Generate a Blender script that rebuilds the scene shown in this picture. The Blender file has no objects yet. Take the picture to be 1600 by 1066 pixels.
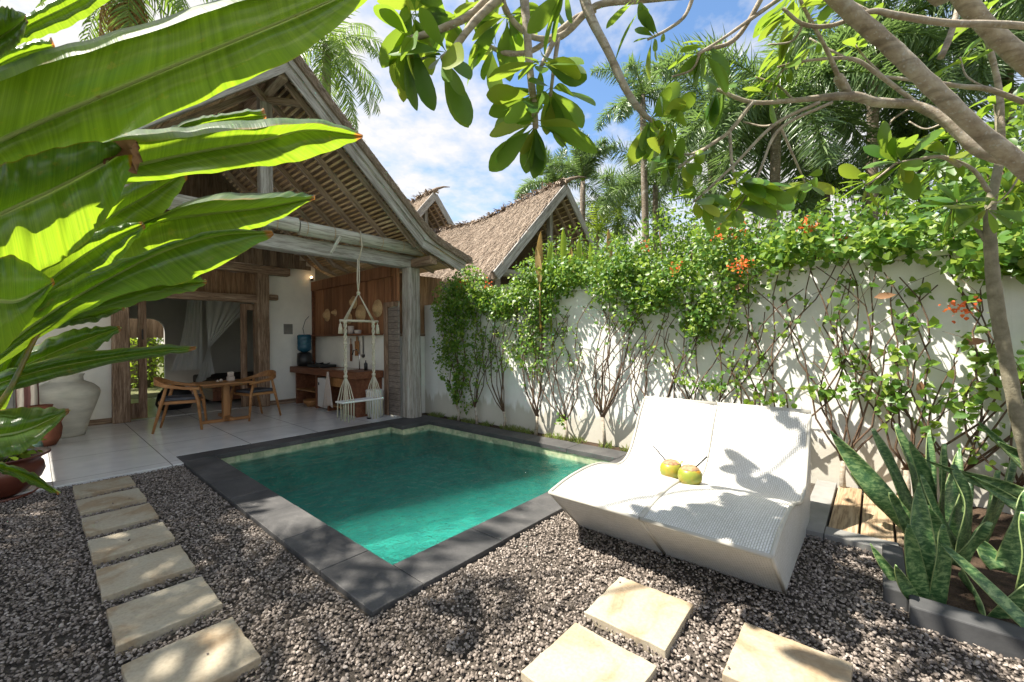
import bpy, math, random
import numpy as np
from mathutils import Vector, Matrix
R=math.radians; PI=math.pi
random.seed(7); rng=np.random.default_rng(11)
SC=bpy.context.scene
# ---------------------------------------------------------------- camera
F_PX=653.0; YAW,PITCH,ROLL=R(41.12),R(0.265),R(-0.48); CAM=Vector((0,0,1.5))
Fd=Vector((math.cos(YAW)*math.cos(PITCH),math.sin(YAW)*math.cos(PITCH),-math.sin(PITCH)))
r0=Vector((math.sin(YAW),-math.cos(YAW),0)); u0=r0.cross(Fd)
Rd=r0*math.cos(ROLL)+u0*math.sin(ROLL); Ud=-r0*math.sin(ROLL)+u0*math.cos(ROLL)
cd=bpy.data.cameras.new('camera'); cam=bpy.data.objects.new('camera',cd); SC.collection.objects.link(cam)
cd.sensor_width=36; cd.lens=36*F_PX/1600; cd.clip_start=0.05; cd.clip_end=2000
m3=Matrix((Rd,Ud,-Fd)).transposed(); cam.matrix_world=Matrix.Translation(CAM)@m3.to_4x4()
SC.camera=cam
def P(px,py,d):   # a point d metres in front of the camera along a direction
    return CAM+Fd*d+Rd*((px-800)/F_PX*d)-Ud*((py-533)/F_PX*d)
# ---------------------------------------------------------------- light
SUN=Vector((-0.40,0.445,1.0)).normalized()
sl=bpy.data.lights.new('sun','SUN'); sl.energy=3.55; sl.angle=R(0.55); sl.color=(1,0.94,0.84)
so=bpy.data.objects.new('sun',sl); SC.collection.objects.link(so)
so.rotation_euler=(-SUN).to_track_quat('-Z','Y').to_euler()
W=bpy.data.worlds.new('World'); SC.world=W; W.use_nodes=True
wn=W.node_tree; wn.nodes.clear()
def wnode(t,**k):
    n=wn.nodes.new(t)
    for a,b in k.items(): setattr(n,a,b)
    return n
sky=wnode('ShaderNodeTexSky',sky_type='NISHITA',sun_disc=False,sun_elevation=math.asin(SUN.z),
          sun_rotation=math.atan2(SUN.x,SUN.y),air_density=1.1,dust_density=0.6,ozone_density=1.6)
tc=wnode('ShaderNodeTexCoord'); sep=wnode('ShaderNodeSeparateXYZ'); wn.links.new(tc.outputs['Generated'],sep.inputs[0])
# clouds lie on a flat layer: divide the direction by its height
mx=wnode('ShaderNodeMath',operation='MAXIMUM'); mx.inputs[1].default_value=0.0; wn.links.new(sep.outputs[2],mx.inputs[0])
ad=wnode('ShaderNodeMath',operation='ADD'); ad.inputs[1].default_value=0.22; wn.links.new(mx.outputs[0],ad.inputs[0])
dv=wnode('ShaderNodeVectorMath',operation='SCALE'); inv=wnode('ShaderNodeMath',operation='DIVIDE'); inv.inputs[0].default_value=1.0
wn.links.new(ad.outputs[0],inv.inputs[1]); wn.links.new(tc.outputs['Generated'],dv.inputs[0]); wn.links.new(inv.outputs[0],dv.inputs[3])
n1=wnode('ShaderNodeTexNoise'); n1.inputs['Scale'].default_value=1.15; n1.inputs['Detail'].default_value=9; n1.inputs['Roughness'].default_value=0.6; n1.inputs['Distortion'].default_value=0.25
n2=wnode('ShaderNodeTexNoise'); n2.inputs['Scale'].default_value=7.5; n2.inputs['Detail'].default_value=5; n2.inputs['Roughness'].default_value=0.6
wn.links.new(dv.outputs[0],n1.inputs['Vector']); wn.links.new(dv.outputs[0],n2.inputs['Vector'])
mm=wnode('ShaderNodeMath',operation='MULTIPLY_ADD'); mm.inputs[1].default_value=0.55
wn.links.new(n2.outputs[0],mm.inputs[0]); wn.links.new(n1.outputs[0],mm.inputs[2])
rp=wnode('ShaderNodeValToRGB'); rp.color_ramp.elements[0].position=0.63; rp.color_ramp.elements[1].position=0.90
rp.color_ramp.elements[0].color=(0,0,0,1); rp.color_ramp.elements[1].color=(1,1,1,1)
wn.links.new(mm.outputs[0],rp.inputs[0])
hz=wnode('ShaderNodeMapRange'); hz.inputs[1].default_value=0.0; hz.inputs[2].default_value=0.45; hz.inputs[3].default_value=0.45; hz.inputs[4].default_value=0.0
wn.links.new(sep.outputs[2],hz.inputs[0])
cm=wnode('ShaderNodeMath',operation='ADD',use_clamp=True); wn.links.new(rp.outputs[0],cm.inputs[0]); wn.links.new(hz.outputs[0],cm.inputs[1])
mix=wnode('ShaderNodeMixRGB'); mix.inputs[2].default_value=(1.92,1.88,1.86,1)
sat=wnode('ShaderNodeHueSaturation'); sat.inputs['Saturation'].default_value=1.12; sat.inputs['Value'].default_value=0.47
wn.links.new(sky.outputs[0],sat.inputs['Color'])
wn.links.new(cm.outputs[0],mix.inputs[0]); wn.links.new(sat.outputs[0],mix.inputs[1])
bg=wnode('ShaderNodeBackground'); bg.inputs[1].default_value=0.15; wo=wnode('ShaderNodeOutputWorld')
wn.links.new(mix.outputs[0],bg.inputs[0]); wn.links.new(bg.outputs[0],wo.inputs[0])
SC.view_settings.view_transform='Standard'; SC.view_settings.look='None'; SC.view_settings.gamma=1
SC.view_settings.exposure=1.84
SC.render.engine='CYCLES'
SC.cycles.max_bounces=10; SC.cycles.transparent_max_bounces=16; SC.cycles.transmission_bounces=8; SC.cycles.diffuse_bounces=5
# ---------------------------------------------------------------- materials
class NT:
    def __init__(s,name):
        s.m=bpy.data.materials.new(name); s.m.use_nodes=True; s.t=s.m.node_tree; s.t.nodes.clear()
        s.out=s.n('ShaderNodeOutputMaterial'); s.b=s.n('ShaderNodeBsdfPrincipled'); s.l(s.b,0,s.out,0)
        s.tc=s.n('ShaderNodeTexCoord')
    def n(s,t,**k):
        x=s.t.nodes.new(t)
        for a,b in k.items(): setattr(x,a,b)
        return x
    def l(s,a,ao,b,bi): s.t.links.new(a.outputs[ao],b.inputs[bi])
    def co(s,scale=(1,1,1),src='Object'):
        m=s.n('ShaderNodeMapping'); m.inputs['Scale'].default_value=scale; s.l(s.tc,src,m,0); return m
    def noise(s,vec,scale,detail=4,rough=0.55,dist=0):
        x=s.n('ShaderNodeTexNoise'); x.inputs['Scale'].default_value=scale; x.inputs['Detail'].default_value=detail
        x.inputs['Roughness'].default_value=rough; x.inputs['Distortion'].default_value=dist; s.l(vec,0,x,'Vector'); return x
    def ramp(s,src,o,stops):
        x=s.n('ShaderNodeValToRGB'); e=x.color_ramp.elements
        while len(e)<len(stops): e.new(0.5)
        for i,(p,c) in enumerate(stops):
            e[i].position=p; e[i].color=(*c,1) if len(c)==3 else c
        s.l(src,o,x,0); return x
    def mixc(s,f,a,b,mode='MIX',fac=0.5):
        x=s.n('ShaderNodeMixRGB',blend_type=mode); x.inputs[0].default_value=fac
        if f: s.l(f[0],f[1],x,0)
        for i,v in ((1,a),(2,b)):
            if isinstance(v,tuple) and len(v)==2: s.l(v[0],v[1],x,i)
            else: x.inputs[i].default_value=(*v,1)
        return x
    def bump(s,src,o,strength=0.3,dist=0.01):
        x=s.n('ShaderNodeBump'); x.inputs['Strength'].default_value=strength; x.inputs['Distance'].default_value=dist
        s.l(src,o,x,'Height'); s.l(x,0,s.b,'Normal'); return x
    def island(s):
        g=s.n('ShaderNodeNewGeometry'); return g
    def set(s,rough=0.6,spec=0.4,metal=0,**k):
        s.b.inputs['Roughness'].default_value=rough; s.b.inputs['Specular IOR Level'].default_value=spec; s.b.inputs['Metallic'].default_value=metal
        for a,b in k.items(): s.b.inputs[a].default_value=b
        return s
def m_plain(name,a,b=None,scale=8,rough=0.6,spec=0.4,metal=0,bump=0.15,bd=0.004,sc=(1,1,1),bscale=None):
    t=NT(name); v=t.co(sc); n=t.noise(v,scale,6); b=b or tuple(x*0.75 for x in a)
    r=t.ramp(n,0,[(0.3,b),(0.7,a)]); t.l(r,0,t.b,'Base Color')
    n2=t.noise(v,bscale or scale*6,5); t.bump(n2,0,bump,bd); t.set(rough,spec,metal); return t.m
def m_wood(name,cols,axis=0,scale=14,rough=0.75,bump=0.5,island=False,spec=0.25,crack=True):
    # grain runs along the given local axis
    t=NT(name); s=[scale]*3; s[axis]=scale*0.06; v=t.co(tuple(s))
    if island:
        g=t.island(); c=t.n('ShaderNodeCombineXYZ'); mu=t.n('ShaderNodeMath',operation='MULTIPLY'); mu.inputs[1].default_value=37.0
        t.l(g,'Random Per Island',mu,0)
        for i in range(3): t.l(mu,0,c,i)
        av=t.n('ShaderNodeVectorMath',operation='ADD'); t.l(v,0,av,0); t.l(c,0,av,1); v=av
    n=t.noise(v,1.0,7,0.65,0.6); n2=t.noise(v,5.0,4,0.6)
    k=len(cols); r=t.ramp(n,0,[(0.28+0.44*i/(k-1),c) for i,c in enumerate(cols)])
    r2=t.ramp(n2,0,[(0.38,(0.45,0.42,0.4)),(0.52,(1,1,1))])
    mc=t.mixc(None,(r,0),(r2,0),'MULTIPLY',0.75 if crack else 0.35)
    if island:
        g2=t.ramp(g,'Random Per Island',[(0,(0.62,0.6,0.58)),(1,(1.25,1.2,1.12))]); mc=t.mixc(None,(mc,0),(g2,0),'MULTIPLY',0.9)
    t.l(mc,0,t.b,'Base Color'); t.bump(n2,0,bump,0.006); t.set(rough,spec); return t.m
def m_leaf(name,cols,trans=0.45,rough=0.42,spec=0.5,tcol=(0.42,0.62,0.06),patch=None):
    t=NT(name); g=t.island(); k=len(cols)
    r=t.ramp(g,'Random Per Island',[(i/(k-1),c) for i,c in enumerate(cols)])
    col=(r,0)
    if patch:
        n=t.noise(t.co(),patch[1],3); f=t.ramp(n,0,[(0.55,(0,0,0)),(0.72,(1,1,1))]); mxx=t.mixc((f,0),col,patch[0]); col=(mxx,0)
    t.l(col[0],col[1],t.b,'Base Color'); t.set(rough,spec)
    tr=t.n('ShaderNodeBsdfTranslucent'); mt=t.mixc(None,col,tcol,'MIX',0.6); t.l(mt,0,tr,0)
    ms=t.n('ShaderNodeMixShader'); ms.inputs[0].default_value=trans; t.l(t.b,0,ms,1); t.l(tr,0,ms,2); t.l(ms,0,t.out,0)
    return t.m
def m_big_leaf():
    # heliconia leaf: uv.x across (0..1, midrib at .5), uv.y along
    t=NT('heliconia_leaf'); uv=t.n('ShaderNodeSeparateXYZ'); t.l(t.tc,'UV',uv,0)
    a=t.n('ShaderNodeMath',operation='SUBTRACT'); a.inputs[1].default_value=0.5; t.l(uv,0,a,0)
    ab=t.n('ShaderNodeMath',operation='ABSOLUTE'); t.l(a,0,ab,0)
    # lateral veins curve towards the tip
    vv=t.n('ShaderNodeMath',operation='MULTIPLY_ADD'); vv.inputs[1].default_value=-0.10; t.l(ab,0,vv,0); t.l(uv,1,vv,2)
    nz=t.noise(t.co((1,1,1)),5,3); w2=t.n('ShaderNodeMath',operation='MULTIPLY_ADD'); w2.inputs[1].default_value=0.012; t.l(nz,0,w2,0); t.l(vv,0,w2,2)
    cx=t.n('ShaderNodeCombineXYZ'); t.l(w2,0,cx,0)
    n=t.noise(cx,46,3,0.8); n3=t.noise(cx,120,1)
    g=t.island(); base=t.ramp(g,'Random Per Island',[(0,(0.03,0.075,0.02)),(0.5,(0.05,0.115,0.028)),(1,(0.075,0.145,0.035))])
    vr=t.ramp(n,0,[(0.30,(0.30,0.42,0.35)),(0.48,(0.9,0.92,0.9)),(0.68,(1.6,1.42,1.5))]); c1=t.mixc(None,(base,0),(vr,0),'MULTIPLY',1.0)
    rib=t.ramp(ab,0,[(0.0,(1,1,1)),(0.016,(1,1,1)),(0.026,(0,0,0))]); c2=t.mixc((rib,0),(c1,0),(0.52,0.62,0.25))
    edge=t.ramp(ab,0,[(0.475,(0,0,0)),(0.495,(1,1,1))]); en=t.noise(t.co(),9,3); ef=t.ramp(en,0,[(0.48,(0,0,0)),(0.6,(1,1,1))])
    em=t.mixc(None,(edge,0),(ef,0),'MULTIPLY',1.0); c3=t.mixc((em,0),(c2,0),(0.33,0.16,0.03))
    sp=t.noise(t.co(),30,3,0.7); sf=t.ramp(sp,0,[(0.63,(0,0,0)),(0.69,(0.85,0.85,0.85))]); c4=t.mixc((sf,0),(c3,0),(0.25,0.16,0.04))
    # dry tip
    tipn=t.n('ShaderNodeMath',operation='MULTIPLY_ADD'); tipn.inputs[1].default_value=0.04; t.l(en,0,tipn,0); t.l(uv,1,tipn,2)
    tp=t.ramp(tipn,0,[(0.985,(0,0,0)),(1.0,(1,1,1))]); c5=t.mixc((tp,0),(c4,0),(0.30,0.17,0.06))
    t.l(c5,0,t.b,'Base Color'); t.set(0.30,1.0)
    bm=t.mixc(None,(n,0),(n3,0),'MIX',0.4); t.bump(bm,0,0.5,0.004)
    tr=t.n('ShaderNodeBsdfTranslucent'); tg=t.mixc(None,(0.33,0.50,0.02),(vr,0),'MULTIPLY',0.55)
    tm=t.mixc((rib,0),(tg,0),(0.50,0.62,0.12)); tm2=t.mixc((tp,0),(tm,0),(0.6,0.22,0.04)); t.l(tm2,0,tr,0)
    ms=t.n('ShaderNodeMixShader'); ms.inputs[0].default_value=0.50; t.l(t.b,0,ms,1); t.l(tr,0,ms,2); t.l(ms,0,t.out,0)
    return t.m
def m_snake():
    t=NT('snake_plant_leaf'); v=t.co((1,1,1)); n=t.noise(t.co((24,24,60)),1.0,4,0.7,0.4)
    r=t.ramp(n,0,[(0.38,(0.03,0.085,0.03)),(0.50,(0.075,0.16,0.05)),(0.60,(0.22,0.32,0.12))])
    uv=t.n('ShaderNodeSeparateXYZ'); t.l(t.tc,'UV',uv,0); a=t.n('ShaderNodeMath',operation='SUBTRACT'); a.inputs[1].default_value=0.5; t.l(uv,0,a,0)
    ab=t.n('ShaderNodeMath',operation='ABSOLUTE'); t.l(a,0,ab,0); e=t.ramp(ab,0,[(0.465,(0,0,0)),(0.49,(1,1,1))])
    c=t.mixc((e,0),(r,0),(0.22,0.28,0.10)); t.l(c,0,t.b,'Base Color'); t.bump(n,0,0.2,0.003); t.set(0.38,0.45)
    tr=t.n('ShaderNodeBsdfTranslucent'); tr.inputs[0].default_value=(0.2,0.4,0.05,1)
    ms=t.n('ShaderNodeMixShader'); ms.inputs[0].default_value=0.10; t.l(t.b,0,ms,1); t.l(tr,0,ms,2); t.l(ms,0,t.out,0); return t.m
def m_island(name,stops,rough=0.8,spec=0.3,bump=0.3,scale=60,noisec=True):
    t=NT(name); g=t.island(); r=t.ramp(g,'Random Per Island',stops); n=t.noise(t.co(),scale,4)
    r2=t.ramp(n,0,[(0.3,(0.7,0.7,0.7)),(0.7,(1.15,1.15,1.15))]); c=t.mixc(None,(r,0),(r2,0),'MULTIPLY',1.0)
    t.l(c,0,t.b,'Base Color'); t.bump(n,0,bump,0.003); t.set(rough,spec); return t.m
def m_wicker():
    t=NT('white_wicker'); m=t.co((1,1,1),'UV'); b=t.n('ShaderNodeTexBrick'); b.offset=0.5
    t.l(m,0,b,'Vector'); b.inputs['Color1'].default_value=(0.74,0.73,0.70,1); b.inputs['Color2'].default_value=(0.66,0.65,0.61,1); b.inputs['Mortar'].default_value=(0.44,0.42,0.37,1)
    b.inputs['Scale'].default_value=1.0; b.inputs['Brick Width'].default_value=0.030; b.inputs['Row Height'].default_value=0.0125; b.inputs['Mortar Size'].default_value=0.0019; b.inputs['Mortar Smooth'].default_value=0.6
    n=t.noise(t.co(),3,4); r=t.ramp(n,0,[(0.3,(0.88,0.87,0.84)),(0.7,(1,1,1))]); c=t.mixc(None,(b,0),(r,0),'MULTIPLY',1.0)
    t.l(c,0,t.b,'Base Color'); inv=t.n('ShaderNodeInvert'); t.l(b,'Fac',inv,1); t.bump(inv,0,0.9,0.004); t.set(0.45,0.4); return t.m
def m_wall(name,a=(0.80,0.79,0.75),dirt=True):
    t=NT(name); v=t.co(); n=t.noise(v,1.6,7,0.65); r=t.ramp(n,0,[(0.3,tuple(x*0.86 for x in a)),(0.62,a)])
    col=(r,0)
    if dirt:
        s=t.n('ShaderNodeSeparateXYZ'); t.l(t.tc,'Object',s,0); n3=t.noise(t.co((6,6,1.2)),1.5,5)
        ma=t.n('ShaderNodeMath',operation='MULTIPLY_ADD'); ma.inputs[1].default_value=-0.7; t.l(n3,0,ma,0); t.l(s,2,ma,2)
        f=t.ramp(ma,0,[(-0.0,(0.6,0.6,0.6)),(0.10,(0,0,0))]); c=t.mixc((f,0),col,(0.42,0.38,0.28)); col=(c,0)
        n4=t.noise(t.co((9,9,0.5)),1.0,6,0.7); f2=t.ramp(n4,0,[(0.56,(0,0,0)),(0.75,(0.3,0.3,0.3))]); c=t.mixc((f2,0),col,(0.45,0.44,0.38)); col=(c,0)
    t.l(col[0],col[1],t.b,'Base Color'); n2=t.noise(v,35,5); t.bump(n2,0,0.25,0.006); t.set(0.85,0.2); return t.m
def m_tiles(name,a,b,w,h,off=(0,0,0),mort=(0.12,0.12,0.11),ms=0.004,rough=0.35,stops=None,spec=0.4):
    t=NT(name); m=t.n('ShaderNodeMapping'); m.inputs['Location'].default_value=off; t.l(t.tc,'Object',m,0)
    br=t.n('ShaderNodeTexBrick'); br.offset=0.0; t.l(m,0,br,'Vector'); br.inputs['Scale'].default_value=1; br.inputs['Brick Width'].default_value=w; br.inputs['Row Height'].default_value=h
    br.inputs['Mortar Size'].default_value=ms; br.inputs['Color1'].default_value=(*a,1); br.inputs['Color2'].default_value=(*b,1); br.inputs['Mortar'].default_value=(*mort,1)
    n=t.noise(t.co(),2.3,7,0.65); r=t.ramp(n,0,stops or [(0.3,(0.85,0.85,0.85)),(0.7,(1.05,1.05,1.05))]); c=t.mixc(None,(br,0),(r,0),'MULTIPLY',1.0)
    t.l(c,0,t.b,'Base Color'); t.set(rough,spec); n2=t.noise(t.co(),50,3); t.bump(n2,0,0.08,0.002); return t.m
def m_pooltile():
    t=NT('pool_tile'); g=t.noise(t.co(),5,5); vor=t.n('ShaderNodeTexVoronoi'); vor.inputs['Scale'].default_value=7; vor.distance='CHEBYCHEV'; t.l(t.co(),0,vor,'Vector')
    s=t.n('ShaderNodeSeparateXYZ'); t.l(t.tc,'Object',s,0)
    r=t.ramp(g,0,[(0.3,(0.011,0.21,0.18)),(0.7,(0.045,0.42,0.34))])
    dry=t.ramp(s,2,[(0.0,(0,0,0)),(1.0,(1,1,1))]); dm=t.n('ShaderNodeMapRange'); dm.inputs[1].default_value=-0.20; dm.inputs[2].default_value=-0.10; t.l(s,2,dm,0)
    sand=t.ramp(t.noise(t.co(),14,3),0,[(0.35,(0.28,0.36,0.22)),(0.65,(0.50,0.50,0.33))])
    c=t.mixc((dm,0),(r,0),(sand,0)); vc=t.ramp(vor,'Color',[(0,(0.60,0.64,0.64)),(1,(1.4,1.35,1.3))]); c2=t.mixc(None,(c,0),(vc,0),'MULTIPLY',1.0)
    t.l(c2,0,t.b,'Base Color'); t.set(0.5,0.3); return t.m
def m_water():
    t=NT('water'); n=t.noise(t.co((1,1.4,1)),6.5,5,0.62,0.7); n2=t.noise(t.co((1.3,1,1)),24,3,0.6,0.3)
    mx_=t.mixc(None,(n,0),(n2,0),'MIX',0.5); bp=t.n('ShaderNodeBump'); bp.inputs['Strength'].default_value=1.0; bp.inputs['Distance'].default_value=0.06; t.l(mx_,0,bp,'Height')
    gl=t.n('ShaderNodeBsdfGlossy'); gl.inputs['Roughness'].default_value=0.02; gl.inputs[0].default_value=(1,1,1,1); t.l(bp,0,gl,'Normal')
    rf=t.n('ShaderNodeBsdfRefraction'); rf.inputs['IOR'].default_value=1.33; rf.inputs[0].default_value=(0.92,1,0.99,1); rf.inputs['Roughness'].default_value=0.0; t.l(bp,0,rf,'Normal')
    tp=t.n('ShaderNodeBsdfTransparent'); tp.inputs[0].default_value=(0.92,1,0.99,1)
    ms=t.n('ShaderNodeMixShader'); ms.inputs[0].default_value=0.5; t.l(tp,0,ms,1); t.l(rf,0,ms,2)
    fr=t.n('ShaderNodeFresnel'); fr.inputs[0].default_value=1.33; t.l(bp,0,fr,'Normal')
    m2=t.n('ShaderNodeMixShader'); t.l(fr,0,m2,0); t.l(ms,0,m2,1); t.l(gl,0,m2,2); t.l(m2,0,t.out,0); return t.m
def m_net():
    t=NT('mosquito_net'); t.b.inputs['Base Color'].default_value=(0.8,0.8,0.76,1); t.set(0.9,0.1)
    tp=t.n('ShaderNodeBsdfTransparent'); ms=t.n('ShaderNodeMixShader'); ms.inputs[0].default_value=0.72; t.l(tp,0,ms,1); t.l(t.b,0,ms,2); t.l(ms,0,t.out,0); return t.m
def m_thatch(name,cols,sc=(60,60,8),bump=1.0):
    t=NT(name); n=t.noise(t.co(sc),1.0,6,0.7); r=t.ramp(n,0,[(0.28,cols[0]),(0.5,cols[1]),(0.72,cols[2])])
    n3=t.noise(t.co(),1.7,4); r3=t.ramp(n3,0,[(0.3,(0.8,0.78,0.76)),(0.7,(1.1,1.1,1.1))]); c=t.mixc(None,(r,0),(r3,0),'MULTIPLY',1.0)
    t.l(c,0,t.b,'Base Color'); t.bump(n,0,bump,0.03); t.set(0.9,0.15); return t.m
def m_coping():
    t=NT('dark_coping_stone'); g=t.island(); n=t.noise(t.co(),2.2,8,0.7,0.3); r=t.ramp(n,0,[(0.3,(0.045,0.045,0.045)),(0.55,(0.085,0.083,0.08)),(0.75,(0.15,0.145,0.135))])
    g2=t.ramp(g,'Random Per Island',[(0,(0.85,0.85,0.88)),(1,(1.15,1.12,1.08))]); c=t.mixc(None,(r,0),(g2,0),'MULTIPLY',1.0)
    n4=t.noise(t.co(),90,3); r4=t.ramp(n4,0,[(0.3,(0.8,0.8,0.8)),(0.7,(1.2,1.2,1.2))]); c=t.mixc(None,(c,0),(r4,0),'MULTIPLY',0.8)
    t.l(c,0,t.b,'Base Color'); t.bump(n4,0,0.3,0.003); t.set(0.6,0.35); return t.m
def m_sandstone():
    t=NT('cream_sandstone'); oi=t.n('ShaderNodeObjectInfo'); v=t.n('ShaderNodeVectorMath',operation='ADD'); c=t.n('ShaderNodeCombineXYZ'); mu=t.n('ShaderNodeMath',operation='MULTIPLY'); mu.inputs[1].default_value=40
    t.l(oi,'Random',mu,0)
    for i in range(3): t.l(mu,0,c,i)
    t.l(t.tc,'Object',v,0); t.l(c,0,v,1); n=t.noise(v,2.2,6,0.6,0.8); r=t.ramp(n,0,[(0.32,(0.42,0.375,0.285)),(0.5,(0.39,0.33,0.235)),(0.62,(0.31,0.225,0.135)),(0.75,(0.38,0.335,0.25))])
    n2=t.noise(v,60,4); r2=t.ramp(n2,0,[(0.3,(0.85,0.85,0.85)),(0.6,(1.05,1.05,1.05))]); c2=t.mixc(None,(r,0),(r2,0),'MULTIPLY',1.0)
    n5=t.noise(v,9,6,0.7); f5=t.ramp(n5,0,[(0.68,(0,0,0)),(0.76,(0.5,0.5,0.5))]); c2=t.mixc((f5,0),(c2,0),(0.22,0.18,0.12))
    t.l(c2,0,t.b,'Base Color'); t.bump(n2,0,0.2,0.003); t.set(0.7,0.3); return t.m
def m_bark(name,a,b,spots=True):
    t=NT(name); n=t.noise(t.co(),14,6,0.65); r=t.ramp(n,0,[(0.3,b),(0.65,a)]); col=(r,0)
    if spots:
        n2=t.noise(t.co(),55,2); f=t.ramp(n2,0,[(0.62,(0,0,0)),(0.68,(0.8,0.8,0.8))]); c=t.mixc((f,0),col,(0.48,0.46,0.42)); col=(c,0)
        n9=t.noise(t.co(),6,5,0.7); f9=t.ramp(n9,0,[(0.56,(0,0,0)),(0.66,(0.75,0.75,0.75))]); c9=t.mixc((f9,0),col,(0.46,0.44,0.38)); col=(c9,0)
        n3=t.noise(t.co((3,3,30)),1.3,3); f3=t.ramp(n3,0,[(0.35,(0.5,0.5,0.5)),(0.5,(0,0,0))]); c=t.mixc((f3,0),col,tuple(x*0.5 for x in b)); col=(c,0)
    t.l(col[0],col[1],t.b,'Base Color'); t.bump(t.noise(t.co(),38,6,0.7),0,0.8,0.01); t.set(0.8,0.2); return t.m
G={}
G['leaf_big']=m_big_leaf(); G['snake']=m_snake(); G['wicker']=m_wicker(); G['water']=m_water(); G['net']=m_net(); G['coping']=m_coping(); G['sandstone']=m_sandstone()
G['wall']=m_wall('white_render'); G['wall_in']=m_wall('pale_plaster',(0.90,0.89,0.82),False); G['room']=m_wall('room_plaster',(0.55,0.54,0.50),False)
G['pooltile']=m_pooltile()
G['terrace']=m_tiles('pale_floor_tile',(0.72,0.715,0.69),(0.69,0.685,0.66),0.64*1.5,1.2,(-0.12-0.0,-0.55,0),mort=(0.25,0.25,0.24),ms=0.006,rough=0.22)
G['wood_grey']=m_wood('weathered_grey_wood',[(0.20,0.175,0.15),(0.42,0.40,0.37),(0.62,0.61,0.58)],0)
G['wood_grey_z']=m_wood('weathered_grey_wood_upright',[(0.20,0.165,0.13),(0.40,0.37,0.32),(0.58,0.56,0.51)],2)
G['wood_old']=m_wood('old_brown_timber',[(0.09,0.052,0.032),(0.29,0.185,0.12),(0.54,0.40,0.29)],2,scale=26)
G['wood_old_x']=m_wood('old_brown_timber_level',[(0.10,0.062,0.04),(0.31,0.21,0.14),(0.56,0.44,0.33)],0,scale=26)
G['boards']=m_wood('brown_boarding',[(0.14,0.06,0.03),(0.28,0.13,0.065),(0.38,0.20,0.11)],2,island=True,crack=False)
G['boards_old']=m_wood('faded_boarding',[(0.18,0.10,0.06),(0.33,0.20,0.115),(0.43,0.29,0.19)],2,island=True)
G['boards_dark']=m_wood('dark_gable_boarding',[(0.10,0.07,0.05),(0.2,0.145,0.10),(0.29,0.22,0.165)],2,island=True)
G['teak']=m_wood('teak',[(0.20,0.085,0.03),(0.36,0.17,0.06),(0.46,0.25,0.10)],0,crack=False,rough=0.45,bump=0.15,spec=0.4)
G['brownwood']=m_wood('counter_wood',[(0.10,0.035,0.018),(0.18,0.07,0.035),(0.26,0.12,0.06)],1,crack=False,rough=0.5,bump=0.15)
G['deck']=m_wood('deck_board',[(0.30,0.20,0.11),(0.48,0.35,0.22),(0.60,0.48,0.34)],0,island=True)
G['rafter']=m_wood('rafter_wood',[(0.26,0.195,0.14),(0.43,0.34,0.26),(0.56,0.47,0.38)],0)
G['bamboo']=m_island('bamboo_batten',[(0,(0.48,0.33,0.17)),(0.5,(0.68,0.50,0.28)),(1,(0.82,0.65,0.42))],0.7,0.3)
G['bamboo_grey']=m_wood('greyed_bamboo',[(0.30,0.29,0.23),(0.50,0.49,0.41),(0.62,0.61,0.54)],0,scale=10,bump=0.4,crack=True)
G['thatch']=m_thatch('thatch',[(0.16,0.115,0.08),(0.32,0.25,0.19),(0.44,0.36,0.29)])
G['thatch_strand']=m_island('thatch_strand',[(0,(0.17,0.125,0.09)),(0.5,(0.34,0.27,0.205)),(1,(0.52,0.43,0.34))],0.9,0.15)
G['thatch_under']=m_thatch('thatch_underside',[(0.10,0.06,0.036),(0.2,0.13,0.08),(0.3,0.2,0.13)],(8,60,60))
G['gravel']=m_island('gravel_chip',[(0,(0.085,0.068,0.056)),(0.2,(0.15,0.122,0.10)),(0.5,(0.235,0.195,0.163)),(0.85,(0.32,0.27,0.23)),(1,(0.46,0.40,0.35))],0.75,0.3)
G['gravel_bed']=m_plain('gravel_bed',(0.12,0.10,0.082),(0.05,0.042,0.034),30,0.9,0.2,0,0.8,0.02)
G['soil']=m_plain('soil',(0.09,0.06,0.04),(0.035,0.025,0.018),12,0.95,0.1,0,0.8,0.02)
G['earth']=m_plain('earth',(0.16,0.15,0.08),(0.07,0.09,0.03),1.5,0.95,0.1,0,0.5,0.02)
G['kerb']=m_plain('dark_kerb_stone',(0.085,0.085,0.085),(0.045,0.045,0.045),5,0.7,0.3,0,0.3,0.004)
G['concrete']=m_plain('grey_concrete',(0.30,0.29,0.27),(0.2,0.195,0.18),5,0.8,0.2,0,0.3,0.004)
G['urn']=m_plain('rough_urn_plaster',(0.66,0.64,0.55),(0.48,0.47,0.40),4,0.9,0.15,0,0.5,0.01,(1,1,3))
G['terracotta']=m_plain('terracotta',(0.26,0.10,0.06),(0.16,0.06,0.035),6,0.8,0.2)
G['glaze']=m_plain('brown_glaze',(0.15,0.045,0.028),(0.08,0.022,0.015),5,0.28,0.6,0,0.1)
G['black']=m_plain('black_metal',(0.02,0.02,0.022),(0.01,0.01,0.01),9,0.4,0.5)
G['steel']=m_plain('steel',(0.6,0.6,0.6),(0.5,0.5,0.5),9,0.2,0.5,1.0,0.02)
G['cushion']=m_plain('grey_cushion',(0.10,0.105,0.12),(0.07,0.073,0.085),20,0.9,0.2,0,0.3)
G['rope']=m_plain('cotton_rope',(0.66,0.61,0.48),(0.50,0.45,0.33),90,0.9,0.2,0,0.6,0.006)
G['white']=m_plain('white_paint',(0.72,0.71,0.68),(0.66,0.65,0.62),5,0.45,0.4,0,0.05)
G['offwhite']=m_plain('offwhite_ceramic',(0.62,0.56,0.50),(0.5,0.42,0.37),9,0.6,0.4)
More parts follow.
